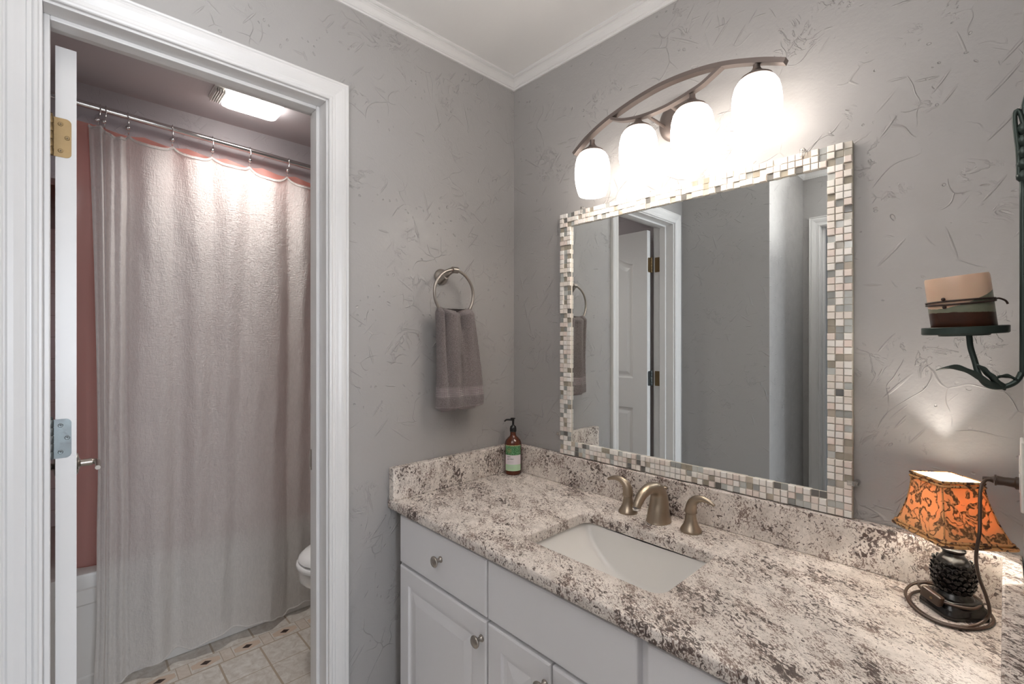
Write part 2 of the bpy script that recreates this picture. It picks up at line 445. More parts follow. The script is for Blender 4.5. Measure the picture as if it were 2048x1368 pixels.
# ------------------------------------------------------------------ dimensions
H = 2.388                     # ceiling
DY0, DY1, DZ = -1.307, -0.738, 2.052   # opening in the left wall
WT = .12                      # wall thickness
BX = -1.92                    # far tiled wall
TY0, TY1 = -1.36, .17         # toilet room
HX = -1.175                   # header above the tub
RX = 1.35                     # right wall

# ------------------------------------------------------------------ room shell
bm = BM(); box(bm, BX-.1, 4.3, -3.6, .3, -.1, 0); struct('floor', bm, 'floor')
bm = BM(); box(bm, -WT, 4.3, -3.6, .1, H, H+.1); struct('ceiling', bm, 'ceil')
bm = BM(); box(bm, BX-.1, -WT, TY0-.1, TY1+.1, H, H+.1); struct('ceiling_toilet_room', bm, 'ceil_toilet')
bm = BM(); box(bm, 0, RX+.1, 0, .1, 0, H); struct('wall_back', bm, 'wall')
def wall_x(bm, xa, xb, ya, yb, holes, z1=H):
    """wall normal to x with door/window holes [(y0,y1,z0,z1)] as one closed mesh of boxes"""
    y = ya
    for (h0, h1, hz0, hz1) in holes:
        box(bm, xa, xb, y, h0, 0, z1)
        if hz0 > 0: box(bm, xa, xb, h0, h1, 0, hz0)
        if hz1 < z1: box(bm, xa, xb, h0, h1, hz1, z1)
        y = h1
    box(bm, xa, xb, y, yb, 0, z1)
bm = BM(); wall_x(bm, -WT, 0, TY0-.1, TY1+.1, [(DY0-.015, DY1+.015, 0, DZ+.015)]); struct('wall_left', bm, 'wall')
bm = BM(); box(bm, 0, .48, -2.1, -1.41, 0, H); struct('wall_closet', bm, 'wall')
# rear wall with the room's own door
RD0, RD1 = .575, 1.255
bm = BM()
box(bm, .48, RD0-.015, -2.1, -2.0, 0, H); box(bm, RD1+.015, RX+.1, -2.1, -2.0, 0, H); box(bm, RD0-.015, RD1+.015, -2.1, -2.0, DZ+.015, H)
struct('wall_rear', bm, 'wall')
# right wall with the wide doorway the photographer stands in
bm = BM(); wall_x(bm, RX, RX+.1, -2.0, 0.0, [(-1.42, -.78, 0, 2.05)]); struct('wall_right', bm, 'wall')
# adjoining bedroom, unseen, added for the daylight
bm = BM(); wall_x(bm, 4.2, 4.3, -3.5, .2, [(-1.9, 0, .7, 2.2)]); struct('wall_bedroom_far', bm, 'wall')
bm = BM(); box(bm, RX+.1, 4.2, .1, .2, 0, H); struct('wall_bedroom_left', bm, 'wall')
bm = BM(); box(bm, 0, 4.3, -3.6, -3.5, 0, H); struct('wall_bedroom_right', bm, 'wall')
bm = BM(); box(bm, -.1, 0, -3.6, -2.1, 0, H); struct('wall_hall', bm, 'wall')
# made-up bedroom window frame, unseen, added with the daylight lamp
bm = BM()
for a in ((-1.9, -1.84, .7, 2.2), (-.06, 0, .7, 2.2), (-1.84, -.06, .7, .76), (-1.84, -.06, 2.14, 2.2), (-.97, -.93, .76, 2.14), (-1.84, -.06, 1.43, 1.47)):
    box(bm, 4.21, 4.27, *a, bev=.004)
struct('added_window_1', bm, 'white')
# toilet room shell
bm = BM(); box(bm, BX-.1, -WT, TY0-.1, TY0, 0, H); struct('wall_toilet_left', bm, 'wall_bounce_tint')
bm = BM(); box(bm, BX-.1, -WT, TY1, TY1+.1, 0, H); struct('wall_toilet_right', bm, 'wall_bounce_tint')
bm = BM(); box(bm, BX-.1, BX, TY0, TY1, 1.928, H); struct('wall_far', bm, 'wall')
bm = BM(); box(bm, BX-.1, BX+.006, TY0, TY1, 0, 1.928)
box(bm, BX+.006, HX, TY1-.006, TY1, 0, 1.928); struct('wall_tile', bm, 'tile')
bm = BM(); box(bm, HX-.11, HX, TY0, TY1, 1.994, H); struct('wall_header', bm, 'wall_bounce_tint')

# crown moulding
def miter(path, o):
    out = []; n = len(path)
    for i, p in enumerate(path):
        p = Vector((*p, 0))
        ds = []
        if i > 0: ds.append((p-Vector((*path[i-1], 0))).normalized())
        if i < n-1: ds.append((Vector((*path[i+1], 0))-p).normalized())
        ns = [Vector((-d.y, d.x, 0)) for d in ds]
        if len(ns) == 1: out.append(p+ns[0]*o)
        else:
            b = (ns[0]+ns[1]); out.append(p+b*(o/(1+ns[0].dot(ns[1]))))
    return out
def sweep_plan(bm, path, prof):
    rows = [[q+Vector((0, 0, z)) for q in miter(path, o)] for o, z in prof]
    R = [[bm.verts.new(p) for p in r] for r in rows]
    for a, b in zip(R, R[1:]):
        for i in range(len(a)-1): bm.faces.new((a[i], a[i+1], b[i+1], b[i]))
crown = [(.0, 2.350), (.006, 2.350), (.007, 2.3545), (.010, 2.356), (.010, 2.3585), (.0125, 2.361), (.0145, 2.365), (.018, 2.371), (.023, 2.3755), (.026, 2.377), (.026, 2.379), (.030, 2.380), (.033, 2.382), (.033, H), (.0, H)]
bm = BM(); sweep_plan(bm, [(0, -1.41), (0, 0), (RX, 0), (RX, -.70)][::-1], crown); struct('trim_1', bm, 'white')
bm = BM(); sweep_plan(bm, [(RX, -2.0), (.48, -2.0), (.48, -1.41), (0, -1.41)][::-1], crown); 
for v in bm.verts: pass
struct('trim_2', bm, 'white')

# door casings: profile (outward from the inner edge, projection)
CAS = [(0, 0), (0, .0085), (.002, .0105), (.006, .0115), (.0085, .0105), (.010, .0090), (.0125, .0092), (.0165, .0100), (.018, .0085), (.020, .0090), (.026, .0115), (.034, .0140), (.042, .0155), (.0455, .0140), (.047, .0140), (.0495, .0165), (.0525, .0175), (.055, .0155), (.056, .0135), (.056, 0)]
def casing(name, a0, a1, zt, f, rev=.005, z0=0):
    """f(a, z, proj) -> point"""
    bm = BM(); rows = []
    for o, p in CAS:
        o += rev
        rows.append([bm.verts.new(f(*q, p)) for q in ((a0-o, z0), (a0-o, zt+o), (a1+o, zt+o), (a1+o, z0))])
    for a, b in zip(rows, rows[1:]):
        for i in range(3): bm.faces.new((a[i], a[i+1], b[i+1], b[i]))
    return struct(name, bm, 'white')
casing('trim_3', DY0, DY1, DZ, lambda a, z, p: (p, a, z))
casing('trim_4', DY0, DY1, DZ, lambda a, z, p: (-WT-p, a, z))
casing('trim_5', RD0, RD1, DZ, lambda a, z, p: (a, -2.0+p, z))
casing('trim_6', -1.42+.015, -.78-.015, 2.035, lambda a, z, p: (RX+.1+p, a, z))
# jambs with stops
bm = BM()
box(bm, -WT, 0, DY0-.015, DY0, 0, DZ+.015, .0015); box(bm, -WT, 0, DY1, DY1+.015, 0, DZ+.015, .0015); box(bm, -WT, 0, DY0, DY1, DZ, DZ+.015, .0015)
box(bm, -.083, -.046, DY0, DY0+.010, 0, DZ, .002); box(bm, -.083, -.046, DY1-.010, DY1, 0, DZ, .002); box(bm, -.083, -.046, DY0+.010, DY1-.010, DZ-.010, DZ, .002)
jamb = struct('trim_7', bm, 'white')
bm = BM(); box(bm, -.116, -.086, DY1-.0015, DY1+.001, .985, 1.045, .004); obj('strike_plate', bm, 'nickel', jamb, label='small metal strike plate')
bm = BM()
box(bm, RD0-.015, RD0, -2.1, -2.0, 0, DZ+.015); box(bm, RD1, RD1+.015, -2.1, -2.0, 0, DZ+.015); box(bm, RD0, RD1, -2.1, -2.0, DZ, DZ+.015)
box(bm, RD0, RD0+.011, -2.06, -2.03, 0, DZ); struct('trim_8', bm, 'white')
bm = BM()
box(bm, RX, RX+.1, -.795, -.78, 0, 2.035); box(bm, RX, RX+.1, -1.42, -1.405, 0, 2.035); box(bm, RX, RX+.1, -1.42, -.78, 2.035, 2.05); struct('trim_9', bm, 'white')
# baseboards
BB = [(0, 0), (.013, 0), (.013, .075), (.009, .085), (.004, .090), (0, .092)]
def baseboard(name, path):
    bm = BM(); sweep_plan(bm, path, BB); return struct(name, bm, 'white')
baseboard('baseboard_left', [(0, -.56), (0, -.675)][::-1][::-1])
baseboard('baseboard_closet', [(.48, -1.99), (.48, -1.41), (.02, -1.41)][::-1])

# ------------------------------------------------------------------ panelled door leaf
def door_leaf(w, t, h):
    """leaf in local space: hinge edge at x=0, leaf towards +x, thickness y 0..t, z 0..h; two moulded panels"""
    bm = BM()
    def shape(x0, x1, z0, z1, A, ins, n=24):
        x0 += ins; x1 -= ins; z0 += ins; z1 -= ins
        pts = [(x0, z0), (x1, z0)]
        for i in range(n+1):
            u = 1-i/n; pts.append((x0+(x1-x0)*u, z1-A*(.5+.5*math.cos(2*PI*u)) if A else z1))
        return pts
    m = .098*w/.555
    panels = [(m, w-m, 1.135, h-.115, .075), (m, w-m, .22, .955, 0)]
    for side in (0, 1):
        yy = t if side else 0; sg = -1 if side else 1
        loops = [[Vector((0, yy, 0)), Vector((w, yy, 0)), Vector((w, yy, h)), Vector((0, yy, h))]]
        for p in panels: loops.append([Vector((x, yy, z)) for x, z in shape(*p, 0)][::-1])
        poly(bm, loops)
        for p in panels:
            rr = []
            for ins, dp in ((0, 0), (.004, .004), (.012, .0065), (.022, .0065), (.040, .0015), (.050, .001)):
                rr.append([Vector((x, yy+sg*dp, z)) for x, z in shape(*p, ins)])
            loft(bm, rr); poly(bm, [rr[-1]])
    loft(bm, [[Vector((0, y, 0)), Vector((w, y, 0)), Vector((w, y, h)), Vector((0, y, h))] for y in (0, t)])
    bmesh.ops.remove_doubles(bm, verts=bm.verts[:], dist=1e-5)
    return bm
def place(o, loc, rz=0): o.location = loc; o.rotation_euler = (0, 0, rz)
def child(name, bm, mat, parent, label=None, smooth=False, angle=None):
    """child whose mesh is already in the parent's local frame"""
    me_o = obj(name, bm, mat, None, smooth=smooth, angle=angle); me_o.parent = parent
    if label: me_o['label'] = label
    return me_o
def hinge(parent, z, mat, label, t=.035):
    """leaf on the hinge edge (x<=0 plane), knuckle towards y=0 side"""
    bm = BM(); hh = .044
    # plate with rounded corners on the edge face
    pts = []
    for cx, cz, a0 in ((.033-.012, hh-.012, 0), (.033-.012, -hh+.012, -PI/2)):
        pass
    loop = [(-.006, -hh), (.0265-.010, -hh)] + [(.0165+.010*math.cos(a), -hh+.010+.010*math.sin(a)) for a in [(-PI/2+i*PI/16) for i in range(1, 9)]]
    loop += [(.0165+.010*math.cos(a), hh-.010+.010*math.sin(a)) for a in [(i*PI/16) for i in range(0, 9)]] + [(-.006, hh)]
    r0 = [Vector((.0004, y, z+q)) for y, q in loop]; r1 = [Vector((-.0014, y, z+q)) for y, q in loop]
    A = [bm.verts.new(p) for p in r0]; B = [bm.verts.new(p) for p in r1]
    for i in range(len(A)): j = (i+1) % len(A); bm.faces.new((A[i], A[j], B[j], B[i]))
    poly(bm, [r1]); poly(bm, [r0])
    h = child('door_hinge', bm, mat, parent, label)
    bm = BM()
    for k in range(5): lathe(bm, [(.0, 0), (.0052, 0), (.0058, .001), (.0058, .0162), (.0052, .0172), (0, .0172)], (-.004, -.008, z-hh+.0178*k), n=14)
    lathe(bm, [(0, 0), (.004, .0), (.005, .003), (.003, .006), (0, .007)], (-.004, -.008, z+hh+.0005), n=12)
    child('knuckle', bm, mat, h, smooth=True, angle=40)
    for (yy, zz) in ((.0085, .030), (.0195, .001), (.0085, -.030)):
        bm = BM(); lathe(bm, [(0, .0), (.0042, .0), (.0046, -.0006), (0.0035, -.0011), (0, -.0009)], (-.0014, yy, z+zz), (1, 0, 0), 14)
        box(bm, -.0028, -.0022, yy-.0025, yy+.0025, z+zz-.0004, z+zz+.0004, mi=1); box(bm, -.0028, -.0022, yy-.0004, yy+.0004, z+zz-.0025, z+zz+.0025, mi=1)
        child('screw', bm, [mat, 'slot_shade'], h)
    return h
def jamb_leaf(parent, x0, y, z, mat, sgn=1):
    bm = BM(); box(bm, x0-.031, x0, y, y+.0016*sgn, z-.044, z+.044, .0007, 1); o = obj('hinge_plate', bm, mat, parent); return o
def lever(parent, x, z, t):
    for side in (0, 1):
        y0 = t if side else 0; s = 1 if side else -1
        bm = BM(); lathe(bm, [(0, 0), (.033, 0), (.033, .004), (.030, .008), (.016, .011), (.0105, .014), (.0105, .040), (.0, .040)], (x, y0, z), (0, s, 0), 28)
        tube(bm, [(x, y0+s*.036, z), (x, y0+s*.046, z), (x-.012, y0+s*.052, z), (x-.05, y0+s*.052, z-.001), (x-.095, y0+s*.050, z-.002)], lambda u: .0085-.002*u, 12, sub=5)
        child('door_lever', bm, 'nickel', parent, smooth=True, angle=40)

d1 = struct('door_1', door_leaf(.545, .035, 2.022), 'white')
place(d1, (-.140, -1.2555, .012), PI)       # leaf runs away from the doorway along -x; its +y face sees the mirror
# after the half turn local +y points to -y, so the leaf occupies y -1.2905..-1.2555
# hinges: local y increases toward -y
def flip_y(bm, t):
    for v in bm.verts: v.co.y = t-v.co.y
for z, m, lb in ((1.817, 'brass', 'brass hinge leaf'), (1.138, 'blue_reflection', 'steel hinge leaf with a bluish reflection put in its colour'), (.25, 'brass', None)):
    h = hinge(d1, z, m, lb)
    for o in [h]+list(h.children):
        for v in o.data.vertices: v.co.y = .035-v.co.y
        o.data.flip_normals()
lever(d1, .485, .985, .035)
for z0_, z1_ in ((1.785, 1.873), (1.106, 1.194)):
    bm = BM(); box(bm, -.1175, -.086, DY0-.0005, DY0+.0012, z0_, z1_, .0006, 1); obj('hinge_plate', bm, 'brass', jamb, label='brass hinge plate')

d2 = struct('door_2', door_leaf(.665, .035, 2.022), 'white')
place(d2, (1.250, -1.985, .012), math.radians(141.5))
for z in (1.83, 1.1, .25): hinge(d2, z, 'brass', None)
lever(d2, .605, .985, .035)
bm = BM(); box(bm, .6644, .6662, .006, .029, .955, 1.015, .0004, 1); child('latch_plate', bm, 'brass', d2)

# ------------------------------------------------------------------ tub
TB0, TB1, TX = TY0+.003, TY1-.010, -1.160
tub = thing('bathtub', 'white bathtub with a plain apron behind the gauze shower curtain', 'bathtub', ((BX+TX)/2, (TB0+TB1)/2, 0))
def rrect(cx, cy, hx, hy, r, z, n=6):
    out = []
    for sx, sy, a0 in ((1, 1, 0), (-1, 1, PI/2), (-1, -1, PI), (1, -1, 3*PI/2)):
        for i in range(n+1):
            a = a0+PI/2*i/n; out.append(Vector((cx+sx*(hx-r)+r*math.cos(a), cy+sy*(hy-r)+r*math.sin(a), z)))
    return out
bm = BM(); cx, cy = (BX+.008+TX)/2, (TB0+TB1)/2; hx, hy = (TX-BX-.008)/2, (TB1-TB0)/2
rings = [rrect(cx, cy, hx, hy, .004, 0), rrect(cx, cy, hx, hy, .004, .445), rrect(cx, cy, hx-.004, hy-.004, .006, .455), rrect(cx, cy, hx-.012, hy-.012, .01, .459),
         rrect(cx, cy, hx-.075, hy-.07, .10, .455), rrect(cx, cy, hx-.085, hy-.08, .11, .440), rrect(cx, cy, hx-.12, hy-.14, .12, .20), rrect(cx, cy, hx-.15, hy-.20, .12, .10), rrect(cx, cy, hx-.22, hy-.30, .10, .08)]
loft(bm, rings, True, True, True); obj('basin', bm, 'tub', tub, smooth=True, angle=35)
bm = BM()
def yz(y, z, x): return Vector((x, y, z))
def rr2(y0, y1, z0, z1, r, x, n=6):
    return [Vector((x, p.x, p.y)) for p in [Vector((q.x, q.y, 0)) for q in rrect((y0+y1)/2, (z0+z1)/2, (y1-y0)/2, (z1-z0)/2, r, 0, n)]]
rs = [rr2(TB0, TB1, 0, .40, .003, TX+x) for x in (0.0005,)] + [rr2(TB0+.003, TB1-.003, .003, .395, .004, TX+.006), rr2(TB0+.04, TB1-.04, .05, .34, .05, TX+.006), rr2(TB0+.047, TB1-.047, .057, .333, .045, TX+.0015)]
loft(bm, rs, True, False, True); obj('apron', bm, 'tub', tub, smooth=True, angle=30)

# ------------------------------------------------------------------ curtain rod, hooks, curtains
RODX = -1.120
bm = BM(); tube(bm, [(RODX, TY0+.004, 2.290), (RODX, TY1-.004, 2.244)], .0125, 20)
rod = thing('curtain_rod', 'chrome shower curtain rod running across the tub below the ceiling', 'curtain rod', (RODX, TY0, 2.290))
obj('rod', bm, 'chrome', rod, smooth=True, angle=40)
for yy, s in ((TY0, 1), (TY1, -1)):
    bm = BM(); lathe(bm, [(0, 0), (.030, 0), (.030, .004), (.022, .014), (.016, .018), (.0125, .03)], (RODX, yy, 2.290 if s > 0 else 2.244), (0, s, 0), 24)
    obj('flange', bm, 'chrome', rod, smooth=True, angle=40)
def rodz(y): return 2.290-(y-TY0)/(TY1-TY0)*.046-.0
HY = [-1.184, -1.165, -1.092, -.947, -.801, -.650, -.483, -.33, -.18, -.03, .115]
HT = [-1.176, -1.160, -1.093, -.946, -.799, -.648, -.475, -.33, -.18, -.03, .115]
def topz(y): return 2.212-(y+1.19)*.030
ORD = ['leftmost', 'second', 'third', 'fourth', 'fifth', 'sixth', 'seventh', 'eighth']
for k in range(8):
    yt, yb = HT[k], HY[k]; z = rodz(yt); r = .0165
    h = thing('curtain_hook', '%s chrome ball hook from the left holding up the white shower curtain' % ORD[k], 'curtain hook', (RODX, yt, z+r), 'chrome hooks on the curtain rod')
    bm = BM(); pts = []
    lean = (yb-yt)
    for i in range(15):
        a = math.radians(-40+i*17); pts.append((RODX-.0155*math.cos(a)*1.0, yt+.002*math.cos(a), z+.0155*math.sin(a)))
    pts = pts+[(RODX+.0175, yt+lean*.2, z-.010), (RODX+.015, yt+lean*.5, z-.032), (RODX+.012, yb, topz(yb)+.012), (RODX+.003, yb, topz(yb)+.000), (RODX-.008, yb, topz(yb)+.006)]
    tube(bm, pts, .0021, 8); obj('hook_wire', bm, 'chrome', h, smooth=True)
    bm = BM(); bmesh.ops.create_uvsphere(bm, u_segments=14, v_segments=10, radius=.0085)
    for v in bm.verts: v.co += Vector((RODX+.019, yb-.003, topz(yb)+.020))
    obj('ball', bm, 'chrome', h, smooth=True)

SAG = [.006, .040, .040, .042, .038, .058, .05, .04, .04, .04]
def hookphase(y):
    if y <= HY[0]: return 0, 0, (y-HY[0])
    for i in range(len(HY)-1):
        if y <= HY[i+1]: return i, (y-HY[i])/(HY[i+1]-HY[i]), 0
    return len(HY)-2, 1, 0
def lerp(pts, x):
    if x <= pts[0][0]: return pts[0][1]
    for (a, b), (c, d) in zip(pts, pts[1:]):
        if x <= c: t = (x-a)/(c-a); t = t*t*(3-2*t); return b+(d-b)*t
    return pts[-1][1]
BOT = [(-1.215, .02), (-1.17, .000+.004), (-1.125, .010), (-1.06, .038), (-.975, .048), (-.93, .062), (-.88, .04), (-.80, .055), (-.72, .062), (-.66, .045), (-.60, .048), (-.54, .03), (-.50, .016), (-.46, .03), (-.40, .045), (-.35, .03), (.15, .04)]
def curtain_pt(y, v):
    """y: nominal position, v: 0 top .. 1 bottom"""
    i, t, e = hookphase(y)
    s = 4*t*(1-t)
    zt = topz(y)-SAG[i]*s*(1-.25*s)
    z = zt+(lerp(BOT, y)-zt)*v
    bow = math.sin(PI*t)**1.5
    fade = math.exp(-v*1.1)
    x = RODX+.002+.034*bow*fade
    # folds hanging from the hooks drift and soften
    x += .016*(.35+.65*v)*math.sin(2*PI*(y*5.1)+1.6*math.sin(v*2.2)+1.0)*min(1, v*3)
    x += .010*math.sin(2*PI*y*9.3+3*v)*min(1, v*2)*(1-.4*v)
    if y < -1.09: x += .010*math.sin(2*PI*(y+1.09)/.034)*(1-.45*v)
    x += .022*v
    k = 1/(1+math.exp(-(y+.475+.012*v)/.008)); x -= .050*k*min(1, .15+v*2.0)
    # tall crease right of the hem
    yy = y + (.025*math.sin(v*2.6) if y < -1.15 else 0)*(-1.15-y)/.06
    yy += .006*noise.noise(Vector((y*9, v*5, 0)))
    x += .004*noise.noise(Vector((y*30, v*14, 3)))
    x = max(x, TX+.012+.002) if z < .47 else x
    return Vector((x, yy, z))
bm = BM(); NU, NV = 420, 110
grid = [[bm.verts.new(curtain_pt(-1.212+(1.212+.14)*i/NU, (j/NV))) for i in range(NU+1)] for j in range(NV+1)]
for j in range(NV):
    for i in range(NU): bm.faces.new((grid[j][i], grid[j][i+1], grid[j+1][i+1], grid[j+1][i]))
cur = obj('shower_curtain', bm, 'gauze', smooth=True)
tag(cur, 'sheer white crinkled gauze shower curtain hanging in front of the bathtub', 'shower curtain')
bm = BM(); rows = []
for dz, dx in ((0, 0), (.006, .003), (.012, 0)):
    rows.append(dz)
tube(bm, [curtain_pt(-1.212+(1.352)*i/300, .0045)+Vector((.0008, 0, 0)) for i in range(301)], .0032, 6)
obj('top_hem', bm, 'gauze', cur, smooth=True)
bm = BM(); tube(bm, [curtain_pt(-1.212+(1.352)*i/300, .998)+Vector((.0008, 0, 0)) for i in range(301)], .0035, 6)
obj('bottom_hem', bm, 'gauze', cur, smooth=True)

def liner_pt(y, v):
    zt = topz(y)+.012-.012*abs(math.sin((y+1.19)*PI/.15))*(1 if y > -1.2 else 0)
    z = zt+(.40-zt)*v
    a = min(1, max(0, (v-.06)/.30)); a = a*a*(3-2*a)
    # passes under the header, then inside the tub
    x = RODX-.020
    x += (-1.247-x)*0
    if z < 1.985: 
        u = min(1, (1.985-z)/.55); u = u*u*(3-2*u); x += (-1.262+.020-RODX)*u
    x += .010*math.sin(y*2*PI/.15+.6)*(.3+.7*v)+.004*math.sin(y*43+v*4)
    if z > 1.97: x = max(x, HX+.006)
    yy = y-(.03*v*(1-v) if y < -1.2 else 0)
    return Vector((x, yy, z))
bm = BM(); NU, NV = 200, 60
grid = [[bm.verts.new(liner_pt(-1.246+(1.246+.14)*i/NU, (j/NV))) for i in range(NU+1)] for j in range(NV+1)]
for j in range(NV):
    for i in range(NU): bm.faces.new((grid[j][i], grid[j][i+1], grid[j+1][i+1], grid[j+1][i]))
lin = obj('shower_liner', bm, 'liner', smooth=True)
tag(lin, 'salmon pink plastic shower liner hanging inside the tub behind the white curtain', 'shower liner')

# ------------------------------------------------------------------ toilet
TCX, TCY = -.70, .165
toi = thing('toilet', 'white toilet, front of its bowl and lid showing past the right door jamb', 'toilet', (TCX, -.2, 0))
def egg(cx, y0, y1, hw, z, n=40, back=.55):
    out = []
    for i in range(n):
        a = 2*PI*i/n; c, s = math.cos(a), math.sin(a)
        yc = y0+(y1-y0)*.60
        y = yc+(y0-yc)*(-s) if s < 0 else yc+(y1-yc)*s
        out.append(Vector((cx+hw*math.copysign(abs(c)**.85, c), y, z)))
    return out
FY = -.565; BY = -.03
bm = BM()
loft(bm, [egg(TCX, -.33, .0, .105, 0), egg(TCX, -.33, .0, .105, .05), egg(TCX, -.35, .0, .095, .14), egg(TCX, -.41, .0, .11, .23), egg(TCX, -.49, BY, .15, .30), egg(TCX, FY+.015, BY, .178, .345), egg(TCX, FY, BY, .183, .36), egg(TCX, FY+.003, BY, .183, .395), egg(TCX, FY+.01, BY, .176, .405), egg(TCX, FY+.05, BY-.03, .14, .405), egg(TCX, FY+.08, BY-.08, .11, .30), egg(TCX, FY+.2, BY-.16, .05, .22)], True, True, True)
obj('bowl', bm, 'porcelain', toi, smooth=True, angle=50)
bm = BM(); loft(bm, [egg(TCX, FY-.004, BY, .186, .409), egg(TCX, FY-.010, BY, .190, .414), egg(TCX, FY-.008, BY, .188, .428), egg(TCX, FY, BY, .182, .432), egg(TCX, FY+.06, BY-.03, .12, .432), egg(TCX, FY+.06, BY-.03, .12, .409)], True); obj('seat', bm, 'seatmat', toi, smooth=True, angle=60)
bm = BM(); loft(bm, [egg(TCX, FY+.004, BY+.02, .176, .436), egg(TCX, FY-.002, BY+.02, .181, .441), egg(TCX, FY+.002, BY+.02, .178, .452), egg(TCX, FY+.02, BY+.015, .165, .466), egg(TCX, FY+.07, BY, .13, .477), egg(TCX, FY+.16, BY-.06, .06, .481)], True, True, True); obj('lid', bm, 'seatmat', toi, smooth=True, angle=50)
bm = BM(); box(bm, TCX-.22, TCX+.22, -.02, TY1-.004, .38, .73, .02, 3); obj('tank', bm, 'porcelain', toi, smooth=True, angle=40)
bm = BM(); box(bm, TCX-.23, TCX+.23, -.03, TY1-.002, .731, .765, .008, 2); obj('tank_lid', bm, 'porcelain', toi, smooth=True, angle=40)
bm = BM(); lathe(bm, [(0, 0), (.012, 0), (.012, .012), (0, .012)], (TCX-.15, -.02, .67), (0, -1, 0), 16); tube(bm, [(TCX-.15, -.036, .67), (TCX-.11, -.038, .668), (TCX-.08, -.038, .662)], .005, 8); obj('flush_lever', bm, 'chrome', toi, smooth=True)

# ------------------------------------------------------------------ fan light on the toilet room ceiling
fl = thing('ceiling_light', 'lit rectangular fan light with a ribbed grille on the toilet room ceiling', 'ceiling light', (-.877, -.71, H))
bm = BM(); box(bm, -.945, -.812, -.850, -.590, H-.008, H, .003, 2); obj('housing', bm, 'plastic', fl)
bm = BM()
loft(bm, [rrect(-.877, -.702, .057, .104, .012, H-.009), rrect(-.877, -.702, .057, .104, .018, H-.030), rrect(-.877, -.702, .048, .094, .02, H-.037)], True, False, True)
obj('lens', bm, 'lens', fl, smooth=True, angle=50)
bm = BM()
for k in range(5): box(bm, -.935, -.822, -.846+k*.0078, -.842+k*.0078, H-.026, H-.009, .0015, 1)
obj('grille', bm, 'plastic', fl)

# ------------------------------------------------------------------ vanity cabinet
VT = .848; FYC = -.513        # top of cabinet, front plane of the face frame
FD = .019                     # door thickness
van = thing('vanity_cabinet', 'white painted vanity cabinet with raised panel doors under the granite top', 'vanity cabinet', (RX/2, -.27, 0))
bm = BM(); e1 = RX-.004
for a in ((.028, .046, FYC, -.004, .10, VT-.0015), (e1-.018, e1, FYC, -.004, .10, VT-.0015), (.046, e1-.018, -.012, -.004, .10, VT-.0015), (.046, e1-.018, FYC, -.012, .10, .118),
          (.046, e1-.018, FYC, FYC+.019, VT-.028, VT-.0015), (.046, e1-.018, FYC, FYC+.019, .680, .702), (.440, .480, FYC, FYC+.019, .118, .680), (.440, .480, FYC, FYC+.019, .702, VT-.028),
          (.855, .912, FYC, FYC+.019, .118, .680), (.855, .912, FYC, FYC+.019, .702, VT-.028), (.06, e1, FYC+.06, FYC+.078, 0, .10), (.06, .078, FYC+.078, -.004, 0, .10), (e1-.018, e1, FYC+.078, -.004, 0, .10)):
    box(bm, *a)
obj('carcass', bm, 'cab', van)
def front_panel(x0, x1, z0, z1, y, raised=True, bev=.004):
    """cabinet front: slab or raised panel, front at y-FD"""
    bm = BM(); f = y-FD
    R = [(0, y), (0, f+.004), (.0012, f+.0015), (.004, f)]
    if raised:
        R += [(.048, f), (.050, f+.004), (.053, f+.006), (.062, f+.006), (.086, f+.001), (.089, f+.0004)]
    else:
        R += [(.009, f), ]
    rs = [[Vector((x0+i, yy, z0+i)), Vector((x1-i, yy, z0+i)), Vector((x1-i, yy, z1-i)), Vector((x0+i, yy, z1-i))] for i, yy in R]
    loft(bm, rs, True, True, True); return bm
def knob(parent, x, z, y):
    bm = BM(); lathe(bm, [(0, 0), (.0085, 0), (.0085, .002), (.006, .004), (.0048, .010), (.0055, .015), (.0125, .018), (.0145, .0205), (.0150, .023), (.0130, .0255), (.008, .027), (0, .0275)], (x, y, z), (0, -1, 0), 24)
    return obj('knob', bm, 'nickel', parent, smooth=True, angle=50)
F = FYC-FD
dr = obj('drawer_front', front_panel(.050, .457, .696, .838, FYC, False), 'cab', van, label='drawer front with a round knob'); knob(dr, .267, .775, F)
obj('false_drawer_front', front_panel(.463, .874, .696, .838, FYC, False), 'cab', van, label='plain front below the sink')
dr2 = obj('drawer_front', front_panel(.893, 1.300, .696, .838, FYC, False), 'cab', van, label='drawer front at the right end')
knob(dr2, 1.096, .775, F)
for x0, x1, kx in ((.050, .457, .441), (.463, .666, .652), (.671, .874, .686), (.893, 1.300, .915)):
    d = obj('cabinet_door', front_panel(x0, x1, .125, .686, FYC), 'cab', van); knob(d, kx, .640, F)

# ------------------------------------------------------------------ granite top
CT, CB = .877, .8485
top = thing('countertop', 'speckled white and brown granite vanity top with low backsplashes', 'countertop', (RX/2, -.27, CT))
SX0, SX1, SY0, SY1, SR = .492, .868, -.438, -.180, .030
X0, X1, Y0, Y1 = .002, RX-.002, -.546, -.002
def outer(o, z): return [Vector((X0, Y0+o, z)), Vector((X1, Y0+o, z)), Vector((X1, Y1, z)), Vector((X0, Y1, z))]
def hole(o, z, n=8): return rrect((SX0+SX1)/2, (SY0+SY1)/2, (SX1-SX0)/2+o, (SY1-SY0)/2+o, SR+o, z, n)
bm = BM()
prof = [(.006, CT), (.0025, CT-.0012), (.0007, CT-.0035), (0, CT-.007), (0, CB+.006), (.0012, CB+.0025), (.005, CB)]
loft(bm, [outer(o, z) for o, z in prof])
loft(bm, [hole(o, z) for o, z in ((.004, CT), (.0015, CT-.0012), (.0, CT-.004), (0, CB))])
poly(bm, [outer(.006, CT), hole(.004, CT)[::-1]]); poly(bm, [outer(.005, CB), hole(0, CB)[::-1]])
bmesh.ops.remove_doubles(bm, verts=bm.verts[:], dist=1e-5)
